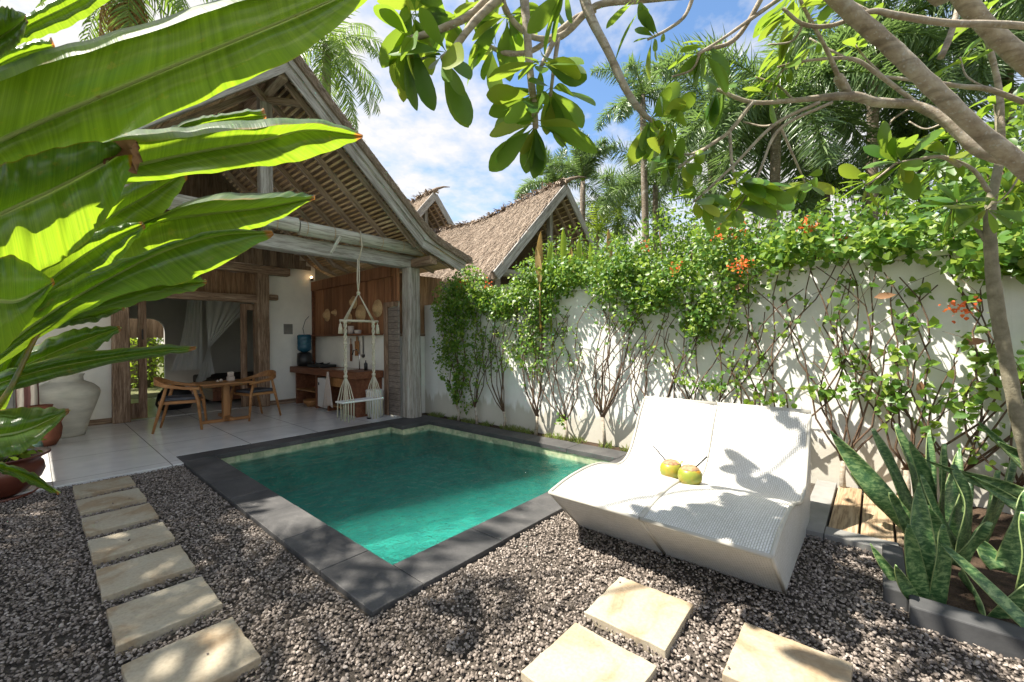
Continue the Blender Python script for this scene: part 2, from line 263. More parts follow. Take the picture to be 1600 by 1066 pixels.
G['rattan']=m_plain('rattan',(0.62,0.42,0.22),(0.40,0.25,0.12),60,0.7,0.3,0,0.5)
G['cloth']=m_plain('pale_cloth',(0.55,0.48,0.42),(0.5,0.42,0.36),12,0.9,0.1,0,0.3)
G['bed']=m_plain('dark_bedding',(0.055,0.04,0.035),(0.03,0.022,0.02),5,0.8,0.2)
G['bark']=m_bark('frangipani_bark',(0.47,0.41,0.32),(0.26,0.205,0.15))
G['bark_smooth']=m_bark('smooth_green_grey_bark',(0.30,0.27,0.19),(0.16,0.14,0.09),False)
G['stem']=m_bark('vine_stem',(0.17,0.11,0.07),(0.06,0.04,0.028),False)
G['palmtrunk']=m_bark('palm_trunk',(0.27,0.22,0.16),(0.13,0.10,0.07),True)
G['vine_leaf']=m_leaf('vine_leaf',[(0.035,0.10,0.012),(0.06,0.15,0.02),(0.10,0.22,0.03),(0.17,0.28,0.04),(0.30,0.38,0.05)],0.42)
G['bush_leaf']=m_leaf('bush_leaf',[(0.02,0.06,0.010),(0.045,0.12,0.018),(0.08,0.17,0.025),(0.15,0.24,0.035)],0.40)
G['lime_leaf']=m_leaf('lime_leaf',[(0.12,0.22,0.02),(0.2,0.32,0.03),(0.28,0.36,0.04)],0.45,tcol=(0.6,0.75,0.05))
G['frangi_leaf']=m_leaf('frangipani_leaf',[(0.03,0.10,0.015),(0.05,0.15,0.02),(0.09,0.20,0.02),(0.10,0.21,0.025),(0.30,0.32,0.03)],0.45,0.38,0.5,(0.45,0.62,0.05))
G['frond']=m_leaf('palm_leaflet',[(0.06,0.13,0.03),(0.11,0.20,0.04),(0.20,0.28,0.06)],0.45,0.4,0.5,(0.3,0.45,0.05))
G['frond_dark']=m_leaf('foxtail_leaflet',[(0.07,0.12,0.05),(0.12,0.19,0.08),(0.20,0.27,0.12)],0.42,0.30,0.6,(0.25,0.4,0.08))
G['frond_dry']=m_leaf('dry_leaflet',[(0.30,0.17,0.07),(0.42,0.28,0.12),(0.25,0.2,0.06)],0.3,0.6,0.2,(0.6,0.35,0.08))
G['orange']=m_leaf('orange_petal',[(0.75,0.12,0.03),(0.85,0.2,0.05)],0.3,0.5,0.3,(0.9,0.3,0.08))
G['dryleaf']=m_leaf('dry_leaf',[(0.20,0.10,0.05),(0.30,0.17,0.09)],0.15,0.7,0.2,(0.4,0.2,0.08))
G['grass']=m_leaf('grass_blade',[(0.07,0.13,0.02),(0.16,0.22,0.05),(0.28,0.25,0.1)],0.3)
t=NT('coconut_husk'); n=t.noise(t.co(),9,3); r=t.ramp(n,0,[(0.38,(0.22,0.25,0.03)),(0.5,(0.32,0.26,0.03)),(0.62,(0.42,0.20,0.02))]); t.l(r,0,t.b,'Base Color'); t.set(0.35,0.5); G['husk']=t.m
G['coco_cut']=m_plain('cut_coconut',(0.42,0.27,0.15),(0.20,0.10,0.05),40,0.7,0.3)
t=NT('blue_plastic'); t.b.inputs['Base Color'].default_value=(0.02,0.10,0.16,1); t.set(0.2,0.5); G['blue']=t.m
t=NT('clear_green_plastic'); t.b.inputs['Base Color'].default_value=(0.35,0.6,0.5,1); t.set(0.15,0.5); t.b.inputs['Transmission Weight'].default_value=0.6; G['bottle']=t.m
t=NT('lit_bulb'); t.b.inputs['Base Color'].default_value=(1,0.7,0.4,1); t.b.inputs['Emission Color'].default_value=(1,0.62,0.3,1); t.b.inputs['Emission Strength'].default_value=4; G['bulb']=t.m
t=NT('striped_towel'); s_=t.n('ShaderNodeTexWave',wave_type='BANDS',bands_direction='X'); s_.inputs['Scale'].default_value=2.4; s_.inputs['Distortion'].default_value=0.6; t.l(t.co(),0,s_,'Vector'); r=t.ramp(s_,0,[(0.45,(0.62,0.56,0.48)),(0.55,(0.22,0.11,0.10))]); t.l(r,0,t.b,'Base Color'); t.set(0.95,0.1); G['towel']=t.m
t=NT('plank_door'); s_=t.n('ShaderNodeTexBrick'); s_.offset=0; mp=t.n('ShaderNodeMapping'); mp.inputs['Rotation'].default_value=(0,0,0); cb=t.n('ShaderNodeCombineXYZ'); sp=t.n('ShaderNodeSeparateXYZ'); t.l(t.tc,'Object',sp,0); t.l(sp,1,cb,0); t.l(sp,2,cb,1); t.l(cb,0,s_,'Vector')
s_.inputs['Scale'].default_value=1; s_.inputs['Brick Width'].default_value=0.9; s_.inputs['Row Height'].default_value=0.115; s_.inputs['Mortar Size'].default_value=0.006; s_.inputs['Color1'].default_value=(0.25,0.215,0.185,1); s_.inputs['Color2'].default_value=(0.21,0.175,0.15,1); s_.inputs['Mortar'].default_value=(0.09,0.075,0.06,1)
n=t.noise(t.co((10,10,60)),1.0,5,0.7); r=t.ramp(n,0,[(0.3,(0.6,0.6,0.6)),(0.7,(1.5,1.45,1.4))]); c=t.mixc(None,(s_,0),(r,0),'MULTIPLY',1.0); t.l(c,0,t.b,'Base Color'); t.bump(n,0,0.6,0.008); t.set(0.85,0.2); G['plankdoor']=t.m
# ---------------------------------------------------------------- object helpers
WM={}
def _link(o,parent,wm):
    SC.collection.objects.link(o); WM[o.name]=wm
    if parent is not None:
        o.parent=parent; o.matrix_parent_inverse=WM[parent.name].inverted()
def tag(o,label=None,cat=None,group=None,kind=None):
    if label: o['label']=label
    if cat: o['category']=cat
    if group: o['group']=group
    if kind: o['kind']=kind
    return o
def thing(name,label,cat,loc=(0,0,0),group=None):
    o=bpy.data.objects.new(name,None); o.location=loc; o.empty_display_size=0.1
    _link(o,None,Matrix.Translation(Vector(loc))); return tag(o,label,cat,group)
def mkobj(name,me,mat,parent=None,mw=None,smooth=False):
    if mat is not None: me.materials.append(mat)
    if smooth: me.polygons.foreach_set('use_smooth',[True]*len(me.polygons))
    o=bpy.data.objects.new(name,me); mw=mw or Matrix.Identity(4); o.matrix_basis=mw; _link(o,parent,mw); return o
class MB:
    def __init__(s): s.v=[];s.f=[];s.uv=[];s.sm=[]
    def add(s,vs,fs,uvs=None,smooth=False):
        o=len(s.v); s.v+= [tuple(x) for x in vs]; s.f+=[tuple(i+o for i in f) for f in fs]
        s.uv+= uvs if uvs else [None]*len(fs); s.sm+=[smooth]*len(fs); return s
    def box(s,x0,x1,y0,y1,z0,z1):
        vs=[(x,y,z) for x in (x0,x1) for y in (y0,y1) for z in (z0,z1)]
        return s.add(vs,[(0,1,3,2),(4,6,7,5),(0,4,5,1),(2,3,7,6),(0,2,6,4),(1,5,7,3)])
    def tube(s,pts,rad,n=8,cap=True,smooth=True):
        pts=[Vector(p) for p in pts]; k=len(pts)
        if not hasattr(rad,'__len__'): rad=[rad]*k
        vs=[];T0=None;up=None
        for i,p in enumerate(pts):
            t=(pts[min(i+1,k-1)]-pts[max(i-1,0)]); t=t.normalized() if t.length>1e-9 else Vector((0,0,1))
            if up is None:
                up=t.orthogonal().normalized()
            else:
                up=(up-t*up.dot(t)); up=up.normalized() if up.length>1e-6 else t.orthogonal().normalized()
            b=t.cross(up)
            for j in range(n):
                a=2*PI*j/n; vs.append(p+(up*math.cos(a)+b*math.sin(a))*rad[i])
        fs=[(i*n+j,i*n+(j+1)%n,(i+1)*n+(j+1)%n,(i+1)*n+j) for i in range(k-1) for j in range(n)]
        if cap: fs+=[tuple(range(n))[::-1],tuple((k-1)*n+j for j in range(n))]
        return s.add(vs,fs,smooth=smooth)
    def lathe(s,prof,c=(0,0,0),n=28,smooth=True,sx=1,sy=1):
        vs=[(c[0]+r*math.cos(2*PI*j/n)*sx,c[1]+r*math.sin(2*PI*j/n)*sy,c[2]+z) for r,z in prof for j in range(n)]
        k=len(prof); fs=[(i*n+j,i*n+(j+1)%n,(i+1)*n+(j+1)%n,(i+1)*n+j) for i in range(k-1) for j in range(n)]
        fs+=[tuple(range(n))[::-1],tuple((k-1)*n+j for j in range(n))]
        return s.add(vs,fs,smooth=smooth)
    def prism(s,poly,z0,z1):  # poly list of (x,y)
        n=len(poly); vs=[(x,y,z0) for x,y in poly]+[(x,y,z1) for x,y in poly]
        fs=[tuple(range(n))[::-1],tuple(range(n,2*n))]+[(i,(i+1)%n,n+(i+1)%n,n+i) for i in range(n)]
        return s.add(vs,fs)
    def build(s,name,mat,parent=None,bevel=0,mw=None,solid=0):
        me=bpy.data.meshes.new(name); me.from_pydata(s.v,[],s.f)
        if any(s.sm): me.polygons.foreach_set('use_smooth',s.sm)
        if any(u is not None for u in s.uv):
            l=me.uv_layers.new(name='UVMap'); d=[]
            for f,u in zip(s.f,s.uv):
                d+= [c for q in (u or [(0,0)]*len(f)) for c in q]
            l.data.foreach_set('uv',d)
        me.update(); o=mkobj(name,me,mat,parent,mw)
        if bevel:
            b=o.modifiers.new('bevel','BEVEL'); b.width=bevel; b.segments=2; b.limit_method='ANGLE'
        return o
def beam(name,p0,p1,w,h,mat,parent,bevel=0.008,rough=0.0,twist=0):
    """rectangular timber from p0 to p1; local x runs along it, h is measured upwards"""
    p0=Vector(p0);p1=Vector(p1);d=p1-p0;L=d.length;x=d.normalized();y=Vector((0,0,1)).cross(x)
    y=y.normalized() if y.length>1e-4 else Vector((0,1,0)); z=x.cross(y)
    mw=Matrix((x,y,z)).transposed().to_4x4(); mw.translation=p0
    b=MB(); k=max(2,int(L/0.25)) if rough else 1; vs=[];
    for i in range(k+1):
        for (a,c) in ((-1,-1),(1,-1),(1,1),(-1,1)):
            vs.append((L*i/k,a*w/2+random.uniform(-1,1)*rough,c*h/2+random.uniform(-1,1)*rough))
    fs=[(i*4+j,i*4+(j+1)%4,i*4+4+(j+1)%4,i*4+4+j) for i in range(k) for j in range(4)]+[(3,2,1,0),tuple(k*4+j for j in range(4))]
    b.add(vs,[f[::-1] for f in fs]); return b.build(name,mat,parent,bevel,mw)
def fast(name,V,faces_t,N,k,mat,parent=None,smooth=False,uvt=None,mw=None):
    """N copies of a k-vertex template already placed in V (N*k,3)"""
    sizes=np.array([len(f) for f in faces_t]); flat=np.concatenate([np.array(f) for f in faces_t])
    loops=(flat[None,:]+(np.arange(N)*k)[:,None]).ravel().astype(np.int32)
    tot=np.tile(sizes,N).astype(np.int32); st=np.concatenate([[0],np.cumsum(tot)[:-1]]).astype(np.int32)
    me=bpy.data.meshes.new(name); me.vertices.add(N*k); me.vertices.foreach_set('co',V.reshape(-1).astype(np.float32))
    me.loops.add(len(loops)); me.loops.foreach_set('vertex_index',loops); me.polygons.add(len(tot)); me.polygons.foreach_set('loop_start',st); me.polygons.foreach_set('loop_total',tot)
    if smooth: me.polygons.foreach_set('use_smooth',np.ones(len(tot),bool))
    if uvt is not None:
        l=me.uv_layers.new(name='UVMap'); u=np.tile(np.array([uvt[i] for i in flat]).reshape(-1),N); l.data.foreach_set('uv',u.astype(np.float32))
    me.update(calc_edges=True); me.validate(); return mkobj(name,me,mat,parent,mw)
def unit(a): return a/np.maximum(np.linalg.norm(a,axis=-1,keepdims=True),1e-9)
def place(T,pos,dirs,ups,L,Wd):
    """template T (k,3): y along dirs, x across, z along ups"""
    d=unit(dirs); x=unit(np.cross(d,ups)); z=np.cross(x,d)
    L=np.asarray(L)[:,None,None]; Wd=np.asarray(Wd)[:,None,None]
    return pos[:,None,:]+T[None,:,1:2]*L*d[:,None,:]+T[None,:,0:1]*Wd*x[:,None,:]+(T[None,:,2:3]*L+T[None,:,3:4]*Wd)*z[:,None,:]
def leaf_template(rows,droop=0.15,fold=0.12):
    V=[];F=[]
    for t,w in rows:
        z=-droop*t*t
        if w==0: V.append((0,t,z,0))
        else: V+= [(-w,t,z,fold*w),(0,t,z,0),(w,t,z,fold*w)]
    # build faces
    idx=[];i=0
    for t,w in rows:
        idx.append((i,) if w==0 else (i,i+1,i+2)); i+=1 if w==0 else 3
    for a,b in zip(idx[:-1],idx[1:]):
        if len(a)==1: F+=[(a[0],b[1],b[0]),(a[0],b[2],b[1])]
        elif len(b)==1: F+=[(a[0],a[1],b[0]),(a[1],a[2],b[0])]
        else: F+=[(a[0],a[1],b[1],b[0]),(a[1],a[2],b[2],b[1])]
    return np.array(V),F
HEART=leaf_template([(0,0),(0.12,0.42),(0.45,0.48),(1,0)],0.12,0.25)
OVATE=leaf_template([(0,0),(0.3,0.42),(0.65,0.40),(1,0)],0.2,0.25)
OBOV=leaf_template([(0,0.02),(0.10,0.03),(0.16,0.06),(0.28,0.20),(0.42,0.36),(0.56,0.47),(0.70,0.5),(0.82,0.44),(0.91,0.30),(0.97,0.14),(1,0)],0.14,0.20)
LANCE=leaf_template([(0,0),(0.15,0.18),(0.4,0.45),(0.65,0.42),(0.85,0.2),(1,0)],0.25,0.22)
STRIP=leaf_template([(0,0.22),(0.5,0.5),(1,0)],0.18,0.5)
STRIP3=leaf_template([(0,0.3),(0.35,0.5),(0.7,0.4),(1,0)],0.30,0.6)
def rdir(n,zb=0.0):
    a=rng.normal(size=(n,3)); a[:,2]+=zb; return unit(a)
def cloud(name,pos,T,mat,parent,L,Wr,dirs=None,ups=None,zb=-0.5,jit=0.3):
    n=len(pos); L=L*rng.uniform(1-jit,1+jit,n); W_=L*Wr
    if dirs is None: dirs=rdir(n,zb)
    if ups is None: ups=unit(rng.normal(size=(n,3))*0.6+np.array([-0.3,0.2,0.8]))
    V=place(T[0],pos,dirs,ups,L,W_); return fast(name,V,T[1],n,len(T[0]),mat,parent)
def sub(pts,n):
    """Catmull-Rom resample of a 3-D polyline (rows may carry extra columns)"""
    A=np.array([list(p) for p in pts],float); k=len(A)
    if k==2: 
        t=np.linspace(0,1,n)[:,None]; return A[0]*(1-t)+A[1]*t
    E=np.vstack([2*A[0]-A[1],A,2*A[-1]-A[-2]]); out=[]
    for s in np.linspace(0,k-1-1e-9,n):
        i=int(s); t=s-i; p0,p1,p2,p3=E[i],E[i+1],E[i+2],E[i+3]
        out.append(0.5*((2*p1)+(-p0+p2)*t+(2*p0-5*p1+4*p2-p3)*t*t+(-p0+3*p1-3*p2+p3)*t**3))
    return np.array(out)

# ================================================================ SETTING
WX=5.25            # face of the garden wall
def S(o): return tag(o,kind='structure')
# ground with a hole for the pool: four sheets in one mesh
g=MB(); gx0,gx1,gy0,gy1=1.30,5.10,2.2,6.75
for x0,x1,y0,y1 in ((-400,gx0,-400,400),(gx1,400,-400,400),(gx0,gx1,-400,gy0),(gx0,gx1,gy1,400)):
    g.add([(x0,y0,-0.02),(x1,y0,-0.02),(x1,y1,-0.02),(x0,y1,-0.02)],[(0,1,2,3)])
S(g.build('ground',G['earth']))
b=MB()
for x0,x1,y0,y1 in ((-4,1.25,-4,6.33),(1.25,WX,-4,2.12)):
    nx=int((x1-x0)/0.12); ny=int((y1-y0)/0.12); hs={}
    vs=[(x0+(x1-x0)*i/nx,y0+(y1-y0)*j/ny,-0.006+(random.uniform(-.006,.006) if 0<i<nx and 0<j<ny else 0)) for i in range(nx+1) for j in range(ny+1)]
    b.add(vs,[(i*(ny+1)+j,(i+1)*(ny+1)+j,(i+1)*(ny+1)+j+1,i*(ny+1)+j+1) for i in range(nx) for j in range(ny)])
S(b.build('gravel_bed',G['gravel_bed']))
b=MB(); b.box(-3.6,1.19,6.35,10.5,-0.1,0.03); b.box(1.19,4.62,6.79,10.5,-0.1,0.03)
S(b.build('terrace_floor',G['terrace'],bevel=0.004))
b=MB(); b.box(5.03,WX,2.1,6.95,-0.05,0.012); S(b.build('soil_strip',G['soil']))
# ---- pool
pool=thing('swimming_pool','small rectangular plunge pool lined with green stone and edged in dark stone','pool',(3.1,4.3,0))
px0,px1,py0,py1=1.52,4.70,2.38,6.46
poly=[(px0,py0),(px1,py0),(px1,6.10),(4.14,6.10),(4.14,py1),(px0,py1)]
b=MB(); n=len(poly); vs=[(x,y,-0.56) for x,y in poly]+[(x,y,-0.01) for x,y in poly]
b.add(vs,[tuple(range(n))]+[(i,(i+1)%n,n+(i+1)%n,n+i) for i in range(n)]); b.build('pool_basin',G['pooltile'],pool)
b=MB(); b.box(px0,4.13,py1-0.42,py1-0.002,-0.55,-0.30); b.build('reflection_ledge',G['pooltile'],pool)  # ledge added at the far strip, where the dark house is only reflected
def slab(x0,x1,y0,y1,label=None):
    m=MB(); gp=0.0025; m.box(x0+gp,x1-gp,y0+gp,y1-gp,-0.03,0.03+random.uniform(-.0015,.0015)); o=m.build('coping_slab',G['coping'],pool,bevel=0.004); return o
ov=0.015
ys=np.linspace(2.06,6.44,8)
for a,c in zip(ys[1:-1],ys[2:]): slab(1.19,px0+ov,a,c)
slab(1.19,px0+ov,2.06,ys[1])
xs=np.linspace(px0+ov,5.03,6)
for a,c in zip(xs[:-1],xs[1:]): slab(a,c,2.06,py0+ov)
xs=np.linspace(1.19,4.13,5)
for a,c in zip(xs[:-1],xs[1:]): slab(a,c,py1-ov,6.785)
slab(4.13-ov,5.03,6.10-ov,6.785)
ys=np.linspace(py0+ov,6.085,6)
for a,c in zip(ys[:-1],ys[1:]): slab(px1-ov,5.03,a,c)
from mathutils import noise as mn_
b=MB(); nx,ny=200,250; wv=[]
for i in range(nx+1):
    for j in range(ny+1):
        x_=px0-0.01+(px1-px0+0.02)*i/nx; y_=py0-0.01+(py1-py0+0.02)*j/ny
        h_=0.010*mn_.noise((x_*2.6,y_*3.4,0.3))+0.0095*mn_.noise((x_*6.5+2*mn_.noise((x_*2,y_*2,5)),y_*8.5,1.7))+0.0042*mn_.noise((x_*15,y_*19,4.1))
        wv.append((x_,y_,-0.125+h_))
b.add(wv,[(i*(ny+1)+j,(i+1)*(ny+1)+j,(i+1)*(ny+1)+j+1,i*(ny+1)+j+1) for i in range(nx) for j in range(ny)],smooth=False)
w=b.build('pool_water',G['water']); w.data.polygons.foreach_set('use_smooth',[True]*len(w.data.polygons)); S(w)
# ---- garden wall
b=MB(); b.box(WX,WX+0.18,-9,6.95,-0.1,2.2); b.box(WX-0.025,WX+0.205,-9,6.30,2.2,2.27)
gw=b.build('garden_wall',G['wall'],bevel=0.01); tag(gw,'long white rendered garden wall behind the loungers and climbing plants','wall')
# ================================================================ GRAVEL CHIPS
def gravel(n):
    x=rng.uniform(-1.6,5.2,n); y=rng.uniform(-2.4,6.33,n)
    dep=x*Fd.x+y*Fd.y; lat=x*Rd.x+y*Rd.y
    ok=(dep>1.35)&(np.abs(lat)<dep*1.35+0.5)
    ok&=~((x>1.17)&(y>2.04)); ok&=~((x>3.8)&(y<0.52)&(y>-0.13)); ok&=~((x>2.96)&(y<-0.12))
    for i in range(7):
        y1=6.18-0.6*i; ok&=~((x>0.26)&(x<0.67)&(y<y1)&(y>y1-0.40))
    for (a,c) in ((1.92,0.77),(1.38,0.77),(1.96,0.12)): ok&=~((x>a+.02)&(x<a+.41)&(y>c+.01)&(y<c+.40))
    on=(~ok)&(rng.uniform(0,1,n)<0.003)&(x<2.45)&(y<6.3)&(dep>1.35)&~((x>1.17)&(y>2.04)); ok|=on; return x[ok],y[ok],on[ok]
gxx,gyy,gon=gravel(215000); n=len(gxx)
ang=np.linspace(0,2*PI,7)[:-1]
ring=np.stack([np.cos(ang),np.sin(ang)],1)
T=np.zeros((12,3)); T[:6,:2]=ring; T[6:,:2]=ring*0.86; T[6:,2]=1
size=rng.uniform(0.0055,0.0115,n)*np.where(rng.uniform(0,1,n)<.06,1.5,1); asp=rng.uniform(0.5,0.95,n); th=rng.uniform(0.003,0.007,n)
V=np.repeat(T[None],n,0); jj=rng.uniform(0.72,1.2,(n,6)); V[:,:6,:2]*=jj[:,:,None]; V[:,6:,:2]*=jj[:,:,None]
V[:,:,0]*=size[:,None]; V[:,:,1]*=(size*asp)[:,None]; V[:,:,2]*=th[:,None]
tz=rng.uniform(0,2*PI,n); tx=rng.normal(0,0.33,n); ty=rng.normal(0,0.33,n)
def rot(V,a,i,j):
    c,s=np.cos(a)[:,None],np.sin(a)[:,None]; A=V[:,:,i]*c-V[:,:,j]*s; B=V[:,:,i]*s+V[:,:,j]*c; V[:,:,i]=A; V[:,:,j]=B
rot(V,tx,1,2); rot(V,ty,0,2); rot(V,tz,0,1)
hum=0.006*np.sin(gxx*5+1)*np.sin(gyy*4)+0.004*np.sin(gxx*13)*np.sin(gyy*11+2)
V[:,:,0]+=gxx[:,None]; V[:,:,1]+=gyy[:,None]; V[:,:,2]+=(rng.uniform(0.0,0.013,n)+hum+0.003+gon*0.043)[:,None]
tag(fast('gravel',V,[(6,7,8,9,10,11)]+[(i,(i+1)%6,6+(i+1)%6,6+i) for i in range(6)],n,12,G['gravel']),'loose grey and pinkish slate chips covering the garden floor','gravel',kind='stuff')
# ---- stepping stones
def stone(x,y,label,group,rz=0):
    b=MB(); s=0.215; k=6
    # slightly worn rectangle
    pts=[]
    for (ax,ay,bx,by) in ((-1,-1,1,-1),(1,-1,1,1),(1,1,-1,1),(-1,1,-1,-1)):
        for i in range(k):
            t_=i/k; e=random.uniform(-.005,.003); pts.append(((ax+(bx-ax)*t_)*s+e,(ay+(by-ay)*t_)*s+e))
    b.prism(pts,-0.02,0.045); o=b.build('stepping_stone',G['sandstone'],bevel=0.005); o.location=(x,y,0); o.rotation_euler=(random.uniform(-.008,.008),random.uniform(-.008,.008),R(rz)); return tag(o,label,'stepping stone',group)
gl='cream stepping stones leading to the terrace'
for i,l in enumerate(['cream stepping stone at the far end of the path, touching the terrace edge','second cream stepping stone from the terrace, with a small brown knot','third cream stepping stone from the terrace, flecked with sunlight','fourth stepping stone from the terrace, stained brown across its middle','fifth stepping stone from the terrace, evenly cream with one dark speck','sixth stepping stone from the terrace, the largest fully visible one, with a tan corner','nearest stepping stone of the terrace path, cut by the bottom edge of the photo']):
    stone(0.465,5.96-0.6*i,l,gl,random.uniform(-.6,.6))
stone(2.14,0.97,'cream square stepping stone closest to the white lounger','stepping stones beside the loungers',1)
stone(1.60,0.96,'cream stepping stone at the bottom centre, nearest the camera','stepping stones beside the loungers',-1)
stone(2.17,0.30,'cream stepping stone at the bottom right with leaf shadows on it','stepping stones beside the loungers',0.5)
# ---- timber cover in its stone frame
d=thing('deck_hatch','pair of sunlit boards in a grey stone frame beside the lounger','deck hatch',(4.4,0.2,0))
b=MB(); b.box(3.80,5.2,0.30,0.46,-0.02,0.055); b.box(3.80,3.97,-0.11,0.297,-0.02,0.052); b.build('stone_frame',G['concrete'],d,bevel=0.006)
for i,(y0,y1) in enumerate(((0.11,0.285),(-0.09,0.095),(-0.29,-0.105))):
    b=MB(); b.box(3.985,5.17,y0,y1,-0.01,0.045); b.build('deck_board',G['deck'],d,bevel=0.006)
# ---- planter bed
b=MB(); b.box(2.98,3.12,-3.2,-0.125,-0.02,0.10); b.box(3.12,3.79,-0.125,-0.002-0.02,-0.02,0.098)
k=b.build('planter_kerb',G['kerb'],bevel=0.008); tag(k,'dark stone kerb edging the snake plant bed','kerb')
b=MB(); nx,ny=22,30
vs=[(3.12+(WX-3.12)*i/nx,-3.2+(3.07)*j/ny,0.03+random.uniform(-.015,.02)) for i in range(nx+1) for j in range(ny+1)]
b.add(vs,[(i*(ny+1)+j,(i+1)*(ny+1)+j,(i+1)*(ny+1)+j+1,i*(ny+1)+j+1) for i in range(nx) for j in range(ny)]); S(b.build('planter_soil',G['soil']))
# ================================================================ LOUNGERS
def lounger(y0,y1,label):
    L=thing('sun_lounger',label,'sun lounger',(3.2,(y0+y1)/2,0),'pair of white wicker loungers')
    top=[(2.45,0.385),(2.62,0.42),(2.80,0.44),(3.0,0.445),(3.2,0.425),(3.38,0.375),(3.52,0.345),(3.66,0.36),(3.77,0.43),(3.87,0.56),(3.98,0.74),(4.09,0.875)]
    bot=[(2.86,0.0),(2.95,0.0),(3.1,0.015),(3.3,0.02),(3.45,0.02),(3.6,0.015),(3.75,0.0),(3.95,0.0),(4.02,0.02),(4.09,0.25),(4.13,0.55),(4.16,0.875)]
    T_=sub([(x,0,z) for x,z in top],40); B_=sub([(x,0,z) for x,z in bot],40)
    def strip(A,y0,y1,name,mat,flip=False,bump=0):
        m=MB(); n=len(A); ny=10; vs=[];
        cum=[0]
        for i in range(1,n): cum.append(cum[-1]+math.dist(A[i],A[i-1]))
        for i in range(n):
            for j in range(ny+1):
                u=j/ny; y=y0+(y1-y0)*u; e=bump*(1-(2*u-1)**8); vs.append((A[i][0],y,A[i][2]+e))
        fs=[];uv=[]
        for i in range(n-1):
            for j in range(ny):
                fs.append((i*(ny+1)+j,i*(ny+1)+j+1,(i+1)*(ny+1)+j+1,(i+1)*(ny+1)+j))
                q=[(j/ny*(y1-y0),cum[i]),((j+1)/ny*(y1-y0),cum[i]),((j+1)/ny*(y1-y0),cum[i+1]),(j/ny*(y1-y0),cum[i+1])]
                uv.append([(b_,a_) for a_,b_ in q])
        m.add(vs,fs,uv,True); return m
    m=strip(T_,y0+0.012,y1-0.012,'seat',None,bump=0.012)
    m.build('woven_top',G['wicker'],L)
    # shell: foot panel, sides, back, rolled rims
    m=MB()
    def quad(a,b_,c,d_,w,h): m.add([a,b_,c,d_],[(0,1,2,3)],[[(0,0),(w,0),(w,h),(0,h)]])
    hf=math.dist(top[0],bot[0]); k=12
    quad((2.86,y0,0.0),(2.86,y1,0.0),(2.45,y1,0.385),(2.45,y0,0.385),y1-y0,hf)
    m.build('foot_panel',G['wicker'],L)
    for yy in (y0,y1):
        m=MB(); n=40; vs=[(T_[i][0],yy,T_[i][2]) for i in range(n)]+[(B_[i][0],yy,B_[i][2]) for i in range(n)]
        fs=[(i,i+1,n+i+1,n+i) for i in range(n-1)]; uv=[[(vs[q][0],vs[q][2]) for q in f] for f in fs]; m.add(vs,fs,uv); m.build('side_panel',G['wicker'],L)
    m=MB(); m.add([(4.02,y0,0.02),(4.02,y1,0.02),(4.16,y1,0.875),(4.16,y0,0.875)],[(0,1,2,3)],[[(0,0),(.73,0),(.73,.95),(0,.95)]]); m.build('back_panel',G['wicker'],L)
    m=MB()
    for yy in (y0,y1): m.tube([(p[0],yy,p[2]) for p in T_],0.0135,8)
    m.tube([(2.45,y0,0.385),(2.45,y1,0.385)],0.0135,8); m.tube([(4.12,y0,0.88),(4.12,y1,0.88)],[0.028]*2,10)
    for yy in (y0,y1): m.tube([(2.45,yy,0.385),(2.86,yy,0.006)],0.011,8)
    m.build('woven_rim',G['wicker'],L)
lounger(1.112,1.79,'white wicker chaise half on the pool side, with the green coconut on its inner edge')
lounger(0.405,1.102,'white wicker chaise half on the right, crossed by leaf shadows')
def coconut(x,y,z,label,tilt,straw):
    K=1.16
    c=thing('coconut_drink',label,'coconut',(x,y,z),'coconut drinks on the loungers')
    m=MB(); m.lathe([(a*K,b_*K) for a,b_ in [(0.030,0.0),(0.048,0.006),(0.066,0.026),(0.073,0.050),(0.071,0.075),(0.062,0.096),(0.052,0.104)]],(x,y,z),28); m.build('husk',G['husk'],c)
    m=MB(); m.lathe([(a*K,b_*K) for a,b_ in [(0.0565,0.0985),(0.054,0.106),(0.040,0.119),(0.028,0.1215)]],(x,y,z),12,smooth=False); m.build('cut_top',G['coco_cut'],c)
    m=MB(); p=Vector((x,y,z+0.09)); m.tube([p,p+Vector(straw)],0.0052,8); m.build('straw',G['black'],c)
coconut(3.26,1.21,0.405,'greener coconut with a straw leaning left, on the lounger join',0,(-0.02,0.14,0.15))
coconut(3.14,1.03,0.425,'orange tinged coconut with a straw leaning right, nearer the front',0,(0.03,-0.11,0.13))
fl=thing('frangipani_blossom','yellow and pink blossom tucked between the two coconuts','flower',(3.20,1.115,0.55))
m=MB()
for i in range(5):
    a=2*PI*i/5; d_=Vector((math.cos(a),math.sin(a),0.35)); s_=Vector((-math.sin(a),math.cos(a),0)); c0=Vector((3.19,1.115,0.552))
    m.add([c0,c0+d_*0.02+s_*0.010,c0+d_*0.042+s_*0.006,c0+d_*0.042-s_*0.008,c0+d_*0.02-s_*0.012],[(0,1,2,3,4)])
G['petal']=m_leaf('yellow_petal',[(0.8,0.55,0.08),(0.8,0.35,0.2)],0.3,0.5,0.3,(0.9,0.6,0.1)); m.build('petals',G['petal'],fl)
m=MB(); m.tube([(3.19,1.115,0.52),(3.19,1.115,0.555)],0.004,6); m.build('stalk',G['lime_leaf'],fl)

# ================================================================ VILLA
AX=2.25                        # ridge line
vil=thing('villa','open fronted villa with a steep thatched gable roof and white walls','villa',(2.2,6.7,0))
def mir(x): return 2*AX-x
YG=5.97; YB=15.0
